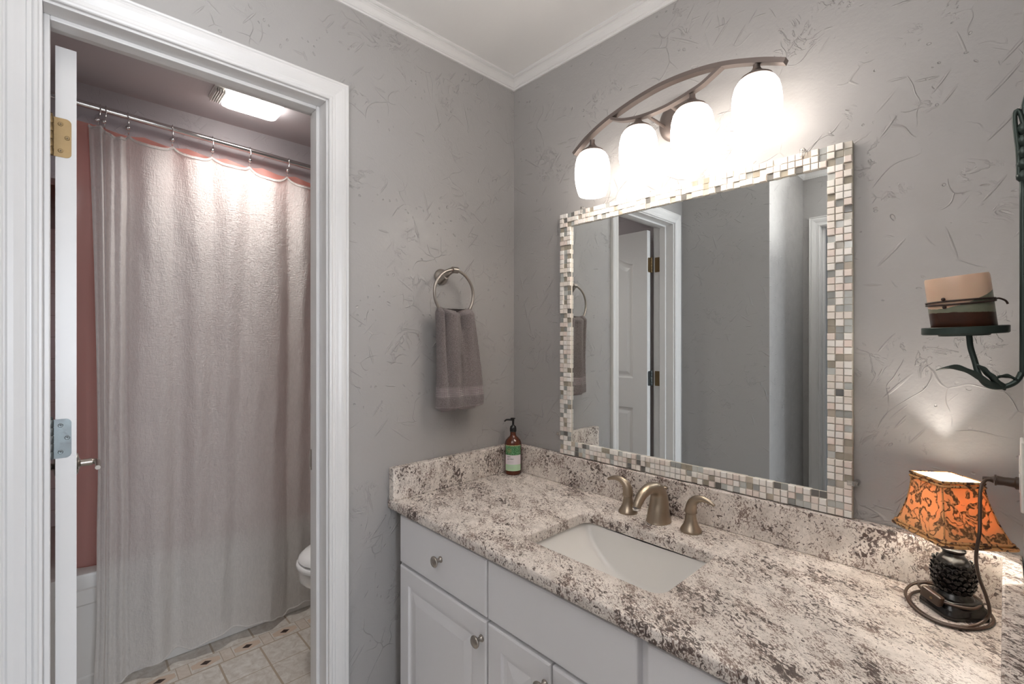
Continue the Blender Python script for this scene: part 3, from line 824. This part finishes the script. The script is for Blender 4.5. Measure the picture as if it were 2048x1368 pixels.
obj('slab', bm, 'granite', top, smooth=True, angle=40)
bm = BM(); box(bm, .0015, .030, Y0+.003, -.0305, CT, CT+.100, .003, 2); obj('side_splash', bm, 'granite', top)
bm = BM(); box(bm, .0015, RX-.0015, -.030, -.0015, CT, CT+.100, .003, 2); obj('backsplash', bm, 'granite', top)
bm = BM(); box(bm, RX-.0265, RX-.0015, Y0+.003, -.0305, CT, CT+.100, .003, 2); obj('side_splash', bm, 'granite', top)

# ------------------------------------------------------------------ sink
snk = thing('sink', 'white undermount sink with a curved sloping bottom set in the granite', 'sink', ((SX0+SX1)/2, (SY0+SY1)/2, CB-.13))
bm = BM(); NX, NY = 48, 30; g = []
sx0, sx1, sy0, sy1 = SX0-.006, SX1+.006, SY0-.006, SY1+.006
for j in range(NY+1):
    row = []
    for i in range(NX+1):
        u = i/NX; v = j/NY
        uu = 2*u-1; a = (1-abs(uu)**2.3)
        vv = 2*v-1
        ed = 1-max(0, (abs(vv)-.86)/.14)**3*.96
        d = .128*max(a, 0)**.85*ed
        row.append(bm.verts.new(Vector((sx0+(sx1-sx0)*u, sy0+(sy1-sy0)*v, CB-.0008-d))))
    g.append(row)
for j in range(NY):
    for i in range(NX): bm.faces.new((g[j][i], g[j][i+1], g[j+1][i+1], g[j+1][i]))
obj('basin', bm, 'porcelain', snk, smooth=True)
bm = BM(); dx, dy = .70, -.30
lathe(bm, [(0, .003), (.012, .003), (.018, .001), (.021, .0), (.0225, -.002)], (dx, dy, CB-.126), n=24); obj('drain', bm, 'bronze', snk, smooth=True)

# ------------------------------------------------------------------ faucet
FA = thing('faucet', 'widespread brushed bronze faucet with a curved spout and two lever handles', 'faucet', (.672, -.105, CT))
FYY = -.098
def handle(cx, s):
    bm = BM(); lathe(bm, [(0, 0), (.0255, 0), (.0270, .002), (.0262, .006), (.0225, .012), (.0180, .020), (.0150, .030), (.0132, .040), (.0125, .047), (.0, .047)], (cx, FYY, CT), n=28)
    h = obj('handle_base', bm, 'bronze', FA, smooth=True, angle=50)
    bm = BM(); lathe(bm, [(.0128, 0), (.0140, .0012), (.0140, .0030), (.0128, .0042)], (cx, FYY, CT+.0465), n=28)
    obj('collar', bm, 'bronze', h, smooth=True)
    bm = BM(); rz = lambda u: .0125*(1-u)**1.3+.0035+.0012*math.sin(u*PI)
    tube(bm, [(cx, FYY, CT+.050), (cx+s*.001, FYY, CT+.064), (cx+s*.006, FYY, CT+.078), (cx+s*.018, FYY-.002, CT+.0885), (cx+s*.036, FYY-.004, CT+.0925), (cx+s*.053, FYY-.006, CT+.0890), (cx+s*.064, FYY-.007, CT+.0840)], rz, 14, sub=6)
    obj('lever', bm, 'bronze', h, smooth=True)
handle(.578, -1); handle(.766, 1)
bm = BM(); rings = []
P0 = smooth_path([(.672, -.093, CT), (.672, -.093, CT+.022), (.672, -.090, CT+.052), (.672, -.094, CT+.078), (.671, -.112, CT+.093), (.670, -.142, CT+.098), (.669, -.172, CT+.089), (.668, -.192, CT+.071), (.668, -.198, CT+.060)], 6)
N = len(P0)
for i, p in enumerate(P0):
    u = i/(N-1); d = (P0[min(i+1, N-1)]-P0[max(i-1, 0)]).normalized(); sd = Vector((1, 0, 0)); nn = d.cross(sd).normalized()
    a = .0225*(1-u)**1.6+.0105+.001*math.sin(u*PI); b = .027*(1-u)**2.2+.0110
    rings.append([p+sd*a*math.cos(2*PI*k/20)+nn*b*math.sin(2*PI*k/20) for k in range(20)])
for q in rings[0]: q.z = CT
loft(bm, rings, True, True, True); sp = obj('spout', bm, 'bronze', FA, smooth=True)
bm = BM(); lathe(bm, [(.0, .0), (.0095, 0), (.0105, .002), (.0105, .006)], (.668, -.199, CT+.054), (0, .1, 1), 20); obj('aerator', bm, 'chrome', sp, smooth=True)
bm = BM(); tube(bm, [(.672, -.062, CT+.03), (.672, -.060, CT+.075)], .0032, 10); lathe(bm, [(0, 0), (.0035, 0), (.005, .008), (.0085, .016), (.006, .018), (0, .018)], (.672, -.060, CT+.070), n=16); obj('lift_rod', bm, 'bronze', FA, smooth=True, angle=50)

# ------------------------------------------------------------------ mirror with mosaic frame
MX0, MX1, MZ0, MZ1 = .254, 1.096, .9795, 1.8125
mir = thing('mirror', 'wall mirror framed in cream stone and grey glass mosaic tiles', 'mirror', ((MX0+MX1)/2, 0, MZ0))
bm = BM(); box(bm, MX0+.001, MX1-.001, -.0085, -.0005, MZ0+.001, MZ1-.001, .0008, 1); obj('backing', bm, 'back', mir)
bm = BM(); fw = .0475; box(bm, MX0+.002, MX1-.002, -.0125, -.0086, MZ0+.002, MZ1-.002, .0006, 1); obj('glass', bm, 'mirror', mir)
bm = BM()
NXT, NZT = 53, 53; px = (MX1-MX0)/NXT; pz = (MZ1-MZ0)/NZT; rnd = random.Random(11)
g0 = .0011
for (a0, a1, b0, b1) in ((MX0, MX1, MZ0, MZ0+3*pz), (MX0, MX1, MZ1-3*pz, MZ1), (MX0, MX0+3*px, MZ0+3*pz, MZ1-3*pz), (MX1-3*px, MX1, MZ0+3*pz, MZ1-3*pz)):
    box(bm, a0+.0006, a1-.0006, -.0155, -.0126, b0+.0006, b1-.0006, mi=0)
def tile(i, j):
    x0 = MX0+i*px+g0/2; x1 = MX0+(i+1)*px-g0/2; z0 = MZ0+j*pz+g0/2; z1 = MZ0+(j+1)*pz-g0/2
    stone = rnd.random() < .62
    if stone: mi = 1+rnd.choice((0, 0, 1, 1, 2)); y = -.0215-rnd.random()*.0006; b = .0015
    else: mi = rnd.choice((4, 5, 5, 6, 6, 7, 7, 8)); y = -.0172; b = .0005
    jx = (rnd.random()-.5)*.0004; jz = (rnd.random()-.5)*.0004
    rs = []
    for ins, yy in ((0, -.0150), (0, y+b), (b*.35, y+b*.3), (b, y)):
        rs.append([Vector((x0+ins+jx, yy, z0+ins+jz)), Vector((x1-ins+jx, yy, z0+ins+jz)), Vector((x1-ins+jx, yy, z1-ins+jz)), Vector((x0+ins+jx, yy, z1-ins+jz))])
    loft(bm, rs, True, False, True, mi)
for i in range(NXT):
    for j in range(NZT):
        if i < 3 or i >= NXT-3 or j < 3 or j >= NZT-3: tile(i, j)
obj('mosaic_frame', bm, ['grout']+MOSM, mir)
for (x, z, sx, sz) in ((.352, MZ1+.004, 0, 1), (1.000, MZ1+.004, 0, 1), (MX0-.007, 1.047, -1, 0), (MX1+.006, 1.058, 1, 0)):
    bm = BM(); lathe(bm, [(0, 0), (.0062, 0), (.0062, .022), (.0050, .0245), (0, .0245)], (x, 0, z), (0, -1, 0), 16)
    box(bm, x-.005-(.010 if sx > 0 else 0), x+.005+(.010 if sx < 0 else 0), -.0262, -.0232, z-.005-(.010 if sz else 0), z+.005, .001, 1)
    cl = obj('clip', bm, 'clear', mir)
    bm = BM(); lathe(bm, [(0, 0), (.0022, 0), (.0018, .0008), (0, .001)], (x, -.0262, z), (0, -1, 0), 10); obj('screw', bm, 'nickel', cl)

# ------------------------------------------------------------------ vanity light
VL = thing('vanity_light', 'curved bronze bar light with four glowing white glass shades above the mirror', 'vanity light', (.69, 0, 2.0))
VY = -.120
up = [(.401, 1.960), (.440, 1.987), (.479, 2.007), (.520, 2.023), (.559, 2.034), (.620, 2.048), (.679, 2.0565), (.722, 2.0585), (.764, 2.057), (.805, 2.053), (.841, 2.047), (.878, 2.038), (.912, 2.027), (.955, 2.011), (.994, 1.993)]
lo = [(.540, 2.023), (.574, 2.007), (.614, 1.998), (.648, 1.9945), (.679, 1.9940), (.712, 1.996), (.743, 2.001), (.775, 2.008), (.804, 2.0155), (.830, 2.028), (.855, 2.041)]
bm = BM(); ribbon(bm, [(x, VY, z-.006) for x, z in up], (0, 1, 0), .020, .011, 4); obj('upper_bar', bm, 'fixture', VL)
bm = BM(); ribbon(bm, [(x, VY, z-.006) for x, z in lo], (0, 1, 0), .018, .008, 4); obj('lower_bar', bm, 'fixture', VL)
bm = BM(); lathe(bm, [(0, .001), (.058, .001), (.060, .004), (.057, .010), (.046, .018), (.030, .022), (0, .023)], (.684, 0, 2.002), (0, -1, 0), 40); cn = obj('canopy', bm, 'fixture', VL, smooth=True, angle=50)
for x, z in ((.648, 1.991), (.716, 1.994)):
    bm = BM(); tube(bm, [(x, -.018, z), (x, VY+.004, z)], .0045, 14); obj('post', bm, 'fixture', VL, smooth=True, angle=50)
SH = [(.468, 1.876, 1.984), (.625, 1.895, 1.990), (.780, 1.897, 2.002), (.933, 1.909, 2.012)]
prof = [(.0195, .068), (.030, .066), (.0395, .059), (.0465, .048), (.0510, .030), (.0528, .010), (.0525, -.010), (.0500, -.030), (.0460, -.048), (.0405, -.064), (.0385, -.064), (.0440, -.047), (.0480, -.029), (.0503, -.010), (.0506, .010), (.0488, .029), (.0442, .046), (.0370, .057), (.028, .0635), (.0195, .066)]
for x, zc, zb in SH:
    s = thing  # noqa
    bm = BM(); lathe(bm, [(0, zb-zc-.004), (.0075, zb-zc-.006), (.0075, .092), (.010, .086), (.016, .0795), (.024, .0745), (.0335, .0685), (.0350, .0640), (.0300, .0635), (0, .0640)], (x, VY, zc), n=28)
    k = obj('socket_cup', bm, 'fixture', VL, smooth=True, angle=50)
    bm = BM(); lathe(bm, prof, (x, VY, zc), n=40); sh = obj('glass_shade', bm, 'shade', VL, smooth=True)
    bm = BM(); lathe(bm, [(0, .058), (.012, .058), (.014, .035), (.024, .008), (.0265, -.008), (.022, -.024), (.012, -.032), (0, -.034)], (x, VY, zc), n=24); obj('bulb', bm, 'bulb', sh, smooth=True)

# ------------------------------------------------------------------ towel ring and towel
TR = thing('towel_ring', 'satin nickel towel ring on the grey wall left of the corner', 'towel ring', (0, -.345, 1.595))
RC = Vector((.056, -.330, 1.529)); RRad = .080
bm = BM(); lathe(bm, [(0, .0), (.0270, 0), (.0275, .002), (.0260, .006), (.0215, .012), (.0155, .020), (.0115, .028), (.010, .032), (0, .032)], (.0005, -.345, 1.590), (1, 0, 0), 32); 
tube(bm, [(.022, -.345, 1.592), (.036, -.343, 1.600), (.047, -.336, 1.607), (.056, -.328, RC.z+RRad)], lambda u: .0125-.003*u, 16, sub=6)
obj('mount', bm, 'nickel', TR, smooth=True, angle=60)
bm = BM(); tube(bm, [(.056, -.339, RC.z+RRad), (.056, -.317, RC.z+RRad)], .0105, 18); obj('ring_holder', bm, 'nickel', TR, smooth=True, angle=50)
bm = BM(); tube(bm, [RC+Vector((0, RRad*math.sin(2*PI*i/72), RRad*math.cos(2*PI*i/72))) for i in range(72)], .0050, 14, closed=True); obj('ring', bm, 'nickel', TR, smooth=True)

bm = BM(); rings = []; NZ = 90; NA = 120
ZT, ZB = 1.478, 1.150
for j in range(NZ+1):
    u = j/NZ; z = ZT+(ZB-ZT)*u
    yl = -.400+.006*math.sin(u*3); yr = -.2565+.046*min(1, u*1.15)**.8
    yc, hw = (yl+yr)/2, (yr-yl)/2
    th = .026+.004*u
    capk = min(1, (u/.05))**.5 if u < .05 else 1
    ring = []
    for i in range(NA):
        a = 2*PI*i/NA; c, s = math.cos(a), math.sin(a)
        yy = yc+hw*math.copysign(abs(c)**.55, c)
        q = math.copysign(abs(s)**.7, s)
        x = .055+th*q*max(capk, .35)
        if s > 0:
            fo = (1-u)**.7
            x += -.030*math.exp(-((yy-(-.312+.012*u))/.0075)**2)*fo*1.3*s
            x += -.024*math.exp(-((yy-(-.374+.010*u))/.007)**2)*fo*s
            x += .010*math.exp(-((yy-(-.345+.006*u))/.016)**2)*s + .010*math.exp(-((yy-(-.280+.02*u))/.015)**2)*s
            x += .0035*math.sin((yy*60)+u*3)*(1-u*.5)*s
        else:
            x += .005*math.sin(yy*90+2)*(-s)
        zz = z
        if u < .10:
            zz = z + (.006*math.cos((yy+.40)/.145*2*PI)) * (1-u/.10)
            x = .055+(x-.055)*(1 if u > .04 else .35+.65*u/.04)
        nv = noise.noise(Vector((x*160, yy*160, zz*160)))*.0013+noise.noise(Vector((x*420, yy*420, zz*420)))*.0010
        if 1.186 < z < 1.219 or z < 1.157: nv *= .25; x -= .0018*q
        ring.append(Vector((max(x+nv*q, .006), yy+nv*c, zz)))
    rings.append(ring)
loft(bm, rings, True, True, True)
tw = obj('hand_towel', bm, 'terry', smooth=True); tag(tw, 'mauve grey hand towel with a ribbed band hanging from the towel ring', 'towel')
bm = BM()
for (ya, yb, s) in ((-.385, -.318, 1), (-.312, -.236, 2)):
    rr = []
    for j in range(13):
        u = j/12; z = 1.152-.014*math.sin(PI/2*u)*1.0; k = math.cos(PI/2*u)*.9+.1
        rr.append([Vector((.052+.020*k*math.sin(a)*.9, (ya+yb)/2+(yb-ya)/2*math.copysign(abs(math.cos(a))**.7, math.cos(a))*(.82+.18*k), z)) for a in [2*PI*q/32 for q in range(32)]])
    loft(bm, rr, True, True, True)
ch = obj('inner_fold', bm, 'terry', tw, smooth=True)

# ------------------------------------------------------------------ lotion bottle
bx, by = .060, -.062
bo = thing('lotion_bottle', 'brown pump bottle with a green leaf label in the counter corner', 'bottle', (bx, by, CT))
bm = BM(); lathe(bm, [(0, .0005), (.0285, .0005), (.0310, .003), (.0315, .010), (.0315, .110), (.0305, .118), (.0270, .126), (.0200, .134), (.0130, .140), (.0110, .145), (.0110, .156), (0, .156)], (bx, by, CT), n=40); bb = obj('body', bm, 'amber', bo, smooth=True, angle=40)
bm = BM(); lathe(bm, [(0, .1565), (.0120, .1565), (.0125, .158), (.0125, .168), (.0105, .176), (.0055, .180), (.0040, .182), (.0040, .194), (.0048, .196), (.0052, .204), (.0, .2045)], (bx, by, CT), n=24)
fd = Vector((-.6884, -.7254, 0))
ndir = Vector((-.80, -.60, 0)).normalized()
tube(bm, [Vector((bx, by, CT+.200)), Vector((bx, by, CT+.200))+ndir*.014, Vector((bx, by, CT+.199))+ndir*.026, Vector((bx, by, CT+.193))+ndir*.033], lambda u: .0038-.0012*u, 10, sub=4)
box(bm, bx-.009, bx+.007, by-.006, by+.006, CT+.2035, CT+.2075, .0015, 2)
obj('pump', bm, 'black', bo, smooth=True, angle=40)
# label curved round the side facing the room
vd = math.atan2(-1.20, 1.26)
bm = BM(); R0 = .0319; A0 = 1.05
rows = []
for z in [.0165, .03, .04, .055, .0745, .09, .1085, .1105]:
    rows.append([Vector((bx+R0*math.cos(vd-A0+2*A0*i/24), by+R0*math.sin(vd-A0+2*A0*i/24), CT+z)) for i in range(25)])
loft(bm, rows, False)
lb = obj('label', bm, 'label', bo, smooth=True, label='green leaf and white paper label')
for v in lb.data.vertices: pass
def on_label(u, z, r=.0003):
    """u metres along the curve from the middle (viewer's right positive)"""
    a = vd+u/R0; return Vector((bx+(R0+r)*math.cos(a), by+(R0+r)*math.sin(a), CT+z))
def text_mesh(body, size):
    cu = bpy.data.curves.new('txt', 'FONT'); cu.body = body; cu.size = size; cu.resolution_u = 3
    to = bpy.data.objects.new('txt', cu); COL.objects.link(to); bpy.context.view_layer.update()
    me = bpy.data.meshes.new_from_object(to.evaluated_get(bpy.context.evaluated_depsgraph_get()))
    b = bmesh.new(); b.from_mesh(me); bpy.data.objects.remove(to); bpy.data.meshes.remove(me); return b
for nm, body, size, u0, z0 in (('lettering', 'zen', .0090, -.0225, .0665), ('lettering', 'garden', .0090, -.0225, .0580)):
    b = text_mesh(body, size)
    for v in b.verts: v.co = on_label(u0+v.co.x, z0+v.co.y)
    obj(nm, b, 'ink', lb)
bm = BM()
for z in (.0505, .0465, .0350, .0310, .0270):
    pts = [on_label(-.0225+.024*i/6, z, .0002) for i in range(7)]
    tube(bm, pts, .00035, 4)
obj('fine_print', bm, 'ink_light', lb)
bm = BM(); pts = []
for i in range(24):
    a = 2*PI*i/24; pts.append(on_label(-.0150+.0075*math.cos(a), .0915+.0075*math.sin(a), .0003))
tube(bm, pts, .0005, 5, closed=True)
for k in range(6):
    a = 2*PI*k/6; tube(bm, [on_label(-.0150, .0915), on_label(-.0150+.005*math.cos(a), .0915+.005*math.sin(a))], .0004, 4)
obj('emblem', bm, 'gold', lb)

# ------------------------------------------------------------------ table lamp
lx, ly = LAMP
L = thing('table_lamp', 'small lit lamp with an orange scroll print shade and black carved base', 'lamp', (lx, ly, CT))
th0 = math.radians(46.5-4)        # turned towards the room
ca, sa = math.cos(th0), math.sin(th0)
def Lp(a, b, z, dx=0, dy=0): return Vector((lx+dx+a*ca-b*sa, ly+dy+a*sa+b*ca, z))
bm = BM()
def sq(h, z, ch=.25, dx=0, dy=0):
    c = h*ch; q = [(h, -h+c), (h, h-c), (h-c, h), (-h+c, h), (-h, h-c), (-h, -h+c), (-h+c, -h), (h-c, -h)]
    return [Lp(a, b, z, dx, dy) for a, b in q]
loft(bm, [sq(h, CT+z) for h, z in ((.0365, .0005), (.0375, .002), (.0375, .010), (.036, .012), (.036, .016), (.0345, .019), (.032, .022), (.0315, .027), (.029, .030))], True, True, True)
lathe(bm, [(.029, .028), (.0275, .033), (.024, .037), (.0225, .040), (.0235, .044), (.0265, .052), (.0285, .062), (.0285, .074), (.0265, .086), (.0225, .095), (.0185, .1), (.0155, .103), (.0150, .108), (.0175, .111), (.0175, .114), (.0140, .117), (.0130, .124), (.0150, .127), (.0215, .130), (.0225, .133), (.0200, .135), (.008, .137), (.006, .15), (0, .15)], (lx, ly, CT), n=36)
obj('base', bm, 'lampbase', L, smooth=True, angle=45)
bm = BM()
for row in range(6):
    z = .045+row*.0088; n = 14; rr = .0225+.0060*math.sin((z-.036)/.062*PI)
    for k in range(n):
        a = 2*PI*(k+.5*(row % 2))/n; d = Vector((math.cos(a), math.sin(a), 0)); s = Vector((-d.y, d.x, 0)); c = Vector((lx, ly, CT+z))+d*rr
        rs = []
        for t_, wd, out_ in ((-.0055, .0026, -.001), (-.003, .0052, .0008), (.0005, .0060, .0020), (.0032, .0046, .0034), (.0050, .0018, .0044)):
            cc = c+Vector((0, 0, t_))+d*out_
            rs.append([cc+s*wd, cc+d*.0018, cc-s*wd, cc-d*.0022])
        loft(bm, rs, True, True, True)
obj('carved_scales', bm, 'lampbase', L)
# shade: square, flaring in a concave curve, standing a little crooked
ZS0, ZS1 = 1.016, 1.120
def shade_ring(u, e=0, n=14, dz=0):
    hb, ht = .0595, .0355
    h = ht+(hb-ht)*((1-u)**1.75)+e
    r = .003+.006*(1-u); out = []
    z = ZS0+(ZS1-ZS0)*u
    for cxs, cys, a0 in ((1, 1, 0), (-1, 1, PI/2), (-1, -1, PI), (1, -1, 3*PI/2)):
        for i in range(5):
            a = a0+PI/2*i/4; out.append((cxs*(h-r)+r*math.cos(a), cys*(h-r)+r*math.sin(a)))
    res = []
    for a, b in out:
        tilt = .030*(a+b)*0
        res.append(Lp(a, b, z+dz+(-.02*a), -.003-.007*u, -.002))
    return res
bm = BM()
loft(bm, [shade_ring(i/16) for i in range(17)]+[shade_ring(1-i/16, -.0006) for i in range(17)], True)
sh = obj('lamp_shade', bm, 'shadefab', L, smooth=True, angle=50, label='orange scroll print fabric shade')
bm = BM(); loft(bm, [shade_ring(i/16, -.0010) for i in range(17)]+[shade_ring(1-i/16, -.0016) for i in range(17)], True)
obj('shade_lining', bm, 'lining', sh, smooth=True, angle=50, label='white lining inside the shade')
def ring_tube(u, e, r, dz=0):
    p = shade_ring(u, e, dz=dz); b = BM(); tube(b, p, r, 8, closed=True); return b
bm = ring_tube(1.0, .0008, .0026, -.001); merge(bm, ring_tube(.93, .0012, .0024, 0)); obj('top_trim', bm, 'trimcord', sh, smooth=True)
bm = ring_tube(.0, .0015, .0032, .001); merge(bm, ring_tube(.055, .0012, .0026, .001)); obj('bottom_trim', bm, 'trimcord', sh, smooth=True)
for i in range(4):
    bm = BM(); tube(bm, [shade_ring(k/12, .0005)[i*5+2] for k in range(13)], .0012, 6); obj('corner_seam', bm, 'trimcord', sh, smooth=True)
bm = BM(); lathe(bm, [(0, 0), (.008, 0), (.009, .014), (.0165, .030), (.0165, .044), (.0155, .044), (.0150, .030), (0, .028)], (lx, ly, 1.008), n=20); sk = obj('socket', bm, 'lampbase', L, smooth=True, angle=50)  # cup widened to block the bulb's downward light
# spider wires that carry the shade
bm = BM()
for k in range(4):
    c0 = shade_ring(.60, -.002)[k*5+2]; tube(bm, [Vector((lx, ly, 1.030)), c0], .0010, 6)
obj('shade_carrier', bm, 'fixture', L)
# cord: from the plug down past the shade, looped around the base
PLZ = 1.130
cp = [(1.312, -.112, PLZ), (1.303, -.118, PLZ-.002), (1.298, -.135, PLZ-.016), (1.298, -.165, PLZ-.05), (1.298, -.182, 1.055), (1.294, -.184, 1.015), (1.297, -.176, .980), (1.305, -.160, .945), (1.309, -.142, .915), (1.306, -.130, .897), (1.296, -.140, .886),
      (1.278, -.160, .8815), (1.250, -.170, .8812), (1.222, -.152, .8812), (1.203, -.116, .8812), (1.204, -.080, .8812), (1.222, -.052, .8812), (1.262, -.044, .8812), (1.300, -.058, .8812), (1.313, -.092, .8812), (1.304, -.135, .8812), (1.276, -.168, .8812), (1.242, -.174, .8812), (1.212, -.152, .884), (1.196, -.112, .890), (1.204, -.078, .898), (1.228, -.060, .904), (1.262, -.058, .906), (1.290, -.074, .905), (1.298, -.098, .904), (1.288, -.126, .903), (1.262, -.137, .903), (1.238, -.131, .904), (1.222, -.117, .906)]
bm = BM(); tube(bm, cp, .0026, 8, sub=6); obj('cord', bm, 'cord', L, smooth=True)
bm = BM(); tube(bm, [(1.222, -.117, .906), (1.214, -.100, .908), (1.222, -.074, .905), (1.245, -.062, .900), (1.262, -.064, .893)], .0022, 8, sub=6); obj('cord', bm, 'cord', L, smooth=True)
# inline switch
b = bmesh.new(); box(b, -.017, .017, -.006, .006, -.0095, .0095, .003, 2)
Msw = Matrix.Translation((1.236, -.136, .9085)) @ Matrix.Rotation(math.radians(-32), 4, 'Z') @ Matrix.Rotation(math.radians(14), 4, 'Y')
bm = BM(); merge(bm, b, 0, Msw); sw = obj('inline_switch', bm, 'cord', L)
b = bmesh.new(); lathe(b, [(0, 0), (.0022, 0), (.0022, .0012), (0, .0014)], (.003, -.006, .0), (0, -1, 0), 12); bm = BM(); merge(bm, b, 0, Msw); obj('rivet', bm, 'brass', sw)
# plug
bm = BM(); lathe(bm, [(0, .000), (.0105, 0), (.0105, .004), (.0080, .006), (.0072, .018), (.0082, .026), (.0095, .027), (.0095, .029), (.0060, .030), (.0045, .034), (.0038, .040), (.0030, .044), (0, .044)], (RX-.0065, -.110, PLZ), (-1, 0, 0), 20); obj('plug', bm, 'cord', L, smooth=True, angle=45)
bm = BM(); lathe(bm, [(0, .058), (.010, .058), (.012, .04), (.017, .022), (.016, .010), (.008, .001), (0, 0)], (lx, ly, 1.030), n=20)
# small bulb
bpts = [(0, .0), (.007, .0), (.009, .010), (.015, .026), (.016, .036), (.012, .046), (.004, .051), (0, .052)]
bm.free(); 

# ------------------------------------------------------------------ outlet
ot = thing('wall_outlet', 'ivory wall outlet the lamp is plugged into, at the right edge', 'outlet', (RX, -.105, 1.145))
bm = BM(); box(bm, RX-.0055, RX-.0005, -.140, -.070, 1.088, 1.203, .002, 2); obj('cover_plate', bm, 'plastic', ot)
for z in (1.130, 1.161):
    bm = BM(); box(bm, RX-.0068, RX-.0052, -.122, -.088, z-.0135, z+.0135, .001, 1); r = obj('receptacle', bm, 'plastic', ot)

# ------------------------------------------------------------------ sconce
SCX, SCY, SCZ = 1.2845, -.300, 1.385
sc = thing('candle_sconce', 'dark green iron candle sconce with a leaf on its curling arm', 'sconce', (1.342, SCY, 1.30))
def tray_pt(r, a, z): 
    p = Vector((SCX+r*math.cos(a), SCY+r*math.sin(a), SCZ+z)); rgt = Vector((.6884, .7254, 0)); d = (p-Vector((SCX, SCY, 0))); p.z += .045*(d.x*rgt.x+d.y*rgt.y); return p
bm = BM(); n = 48
loft(bm, [[tray_pt(r, 2*PI*i/n, z) for i in range(n)] for r, z in ((.0001, -.0075), (.028, -.0075), (.029, -.0055), (.0465, -.0050), (.0480, -.0035), (.0480, .0055), (.0470, .0062), (.0462, .0055), (.0458, -.0020), (.0001, -.0022))], True)
obj('tray', bm, 'iron', sc, smooth=True, angle=40)
PX = 1.3442
bm = BM(); tube(bm, [(PX, SCY, 1.60), (PX, SCY, 1.345), (PX-.0015, SCY, 1.325), (PX-.008, SCY-.002, 1.311), (PX-.020, SCY-.004, 1.304), (PX-.034, SCY-.006, 1.305), (PX-.043, SCY-.005, 1.318), (PX-.048, SCY-.002, 1.340), (PX-.0525, SCY, 1.360), (PX-.054, SCY, 1.378)], .0037, 10, sub=6); obj('stem', bm, 'iron', sc, smooth=True)
bm = BM()
for pth, wd in (([(PX-.018, SCY-.004, 1.303), (PX-.032, SCY-.012, 1.309), (PX-.052, SCY-.014, 1.324), (PX-.070, SCY-.014, 1.331), (PX-.090, SCY-.010, 1.325)], .010),
                ([(PX-.016, SCY-.004, 1.302), (PX-.026, SCY-.011, 1.312), (PX-.036, SCY-.013, 1.325), (PX-.046, SCY-.012, 1.336)], .013),
                ([(PX-.004, SCY-.004, 1.313), (PX-.014, SCY-.008, 1.320), (PX-.024, SCY-.010, 1.318), (PX-.032, SCY-.010, 1.312)], .006)):
    sp_ = smooth_path(pth, 6); N = len(sp_); rs = []
    for i, p in enumerate(sp_):
        u = i/(N-1); ww = wd*(math.sin(PI*min(.98, .12+u*.88))**.7)*(1+.16*math.sin(u*20)); upv = Vector((.15, -.55, .82)).normalized()
        rs.append([p+upv*ww*.55, p+Vector((0, -.0018, 0)), p-upv*ww*.55, p+Vector((0, .0018, 0))])
    loft(bm, rs, True, True, True)
obj('leaf', bm, 'iron', sc, smooth=True, angle=60)
bm = BM()
for k in range(5):
    z = 1.60+k*.0165
    lathe(bm, [(.003, -.008), (.0068, -.003), (.0072, .002), (.004, .008)], (PX, SCY, z), n=12)
tube(bm, [(PX-.004, SCY-.002, 1.602), (PX-.0045, SCY-.002, 1.635), (PX-.008, SCY-.002, 1.686), (PX-.003, SCY-.002, 1.690), (PX+.003, SCY-.002, 1.650), (PX+.003, SCY, 1.60)], .0028, 8, sub=5)
tube(bm, [(PX, SCY, 1.67), (PX+.001, SCY, 1.70), (PX+.004, SCY, 1.715)], .003, 8)
obj('twisted_finial', bm, 'iron', sc, smooth=True, angle=60)
bm = BM(); box(bm, RX-.006, RX-.0005, SCY-.008, SCY+.008, 1.46, 1.50, .001, 1); tube(bm, [(RX-.005, SCY, 1.48), (PX, SCY, 1.48)], .003, 8); obj('wall_bracket', bm, 'iron', sc)

# candle, leaning
cn = thing('pillar_candle', 'tilted pillar candle in cream, green and brown layers on the sconce tray', 'candle', (SCX, SCY, SCZ))
rgt = Vector((.6884, .7254, 0))
def cand(r, a, z):
    p = Vector((r*math.cos(a), r*math.sin(a), z)); d = p.dot(rgt)
    return Vector((SCX, SCY, SCZ+.0005))+p+rgt*(-.15*z)+Vector((0, 0, d*(.045+.07*z/.08)))
bm = BM(); n = 48
loft(bm, [[cand(r, 2*PI*i/n, z) for i in range(n)] for r, z in ((.001, 0), (.0352, 0), (.0362, .002), (.0362, .03), (.0360, .060), (.0358, .078), (.0348, .0805), (.032, .0795), (.022, .077), (.001, .076))], True)
cb = obj('wax', bm, 'wax', cn, smooth=True, angle=50)
bm = BM(); tube(bm, [cand(.0375, 2*PI*i/48, .0405+.0012*math.sin(2*PI*i/48)) for i in range(48)], .0014, 6, closed=True); tube(bm, [cand(.0375, 2*PI*i/48, .0435-.0012*math.sin(2*PI*i/48)) for i in range(48)], .0014, 6, closed=True)
a0 = math.atan2(rgt.y, rgt.x)-.5
tube(bm, [cand(.0375, a0, .042), cand(.043, a0+.03, .043), cand(.050, a0+.05, .039), cand(.052, a0+.05, .034)], .0013, 6, sub=4)
obj('twine', bm, 'twine', cn, smooth=True, label='dark brown leather twine tied around the candle')
bm = BM(); a1 = math.atan2(rgt.y, rgt.x)+PI+.35
for z in (.036, .048): bmesh.ops.create_uvsphere(bm, u_segments=8, v_segments=6, radius=.0025, matrix=Matrix.Translation(cand(.038, a1, z)))
obj('bead', bm, 'twine', cn, smooth=True)
bm = BM(); tube(bm, [cand(.0005, 0, .074), cand(.0012, 0, .0785)], .0009, 6); obj('wick', bm, 'black', cn)

# label materials use the bottle's own frame
for o in bpy.data.objects:
    if o.type == 'MESH' and o.parent is None and o.name.startswith(('hand_towel',)): pass
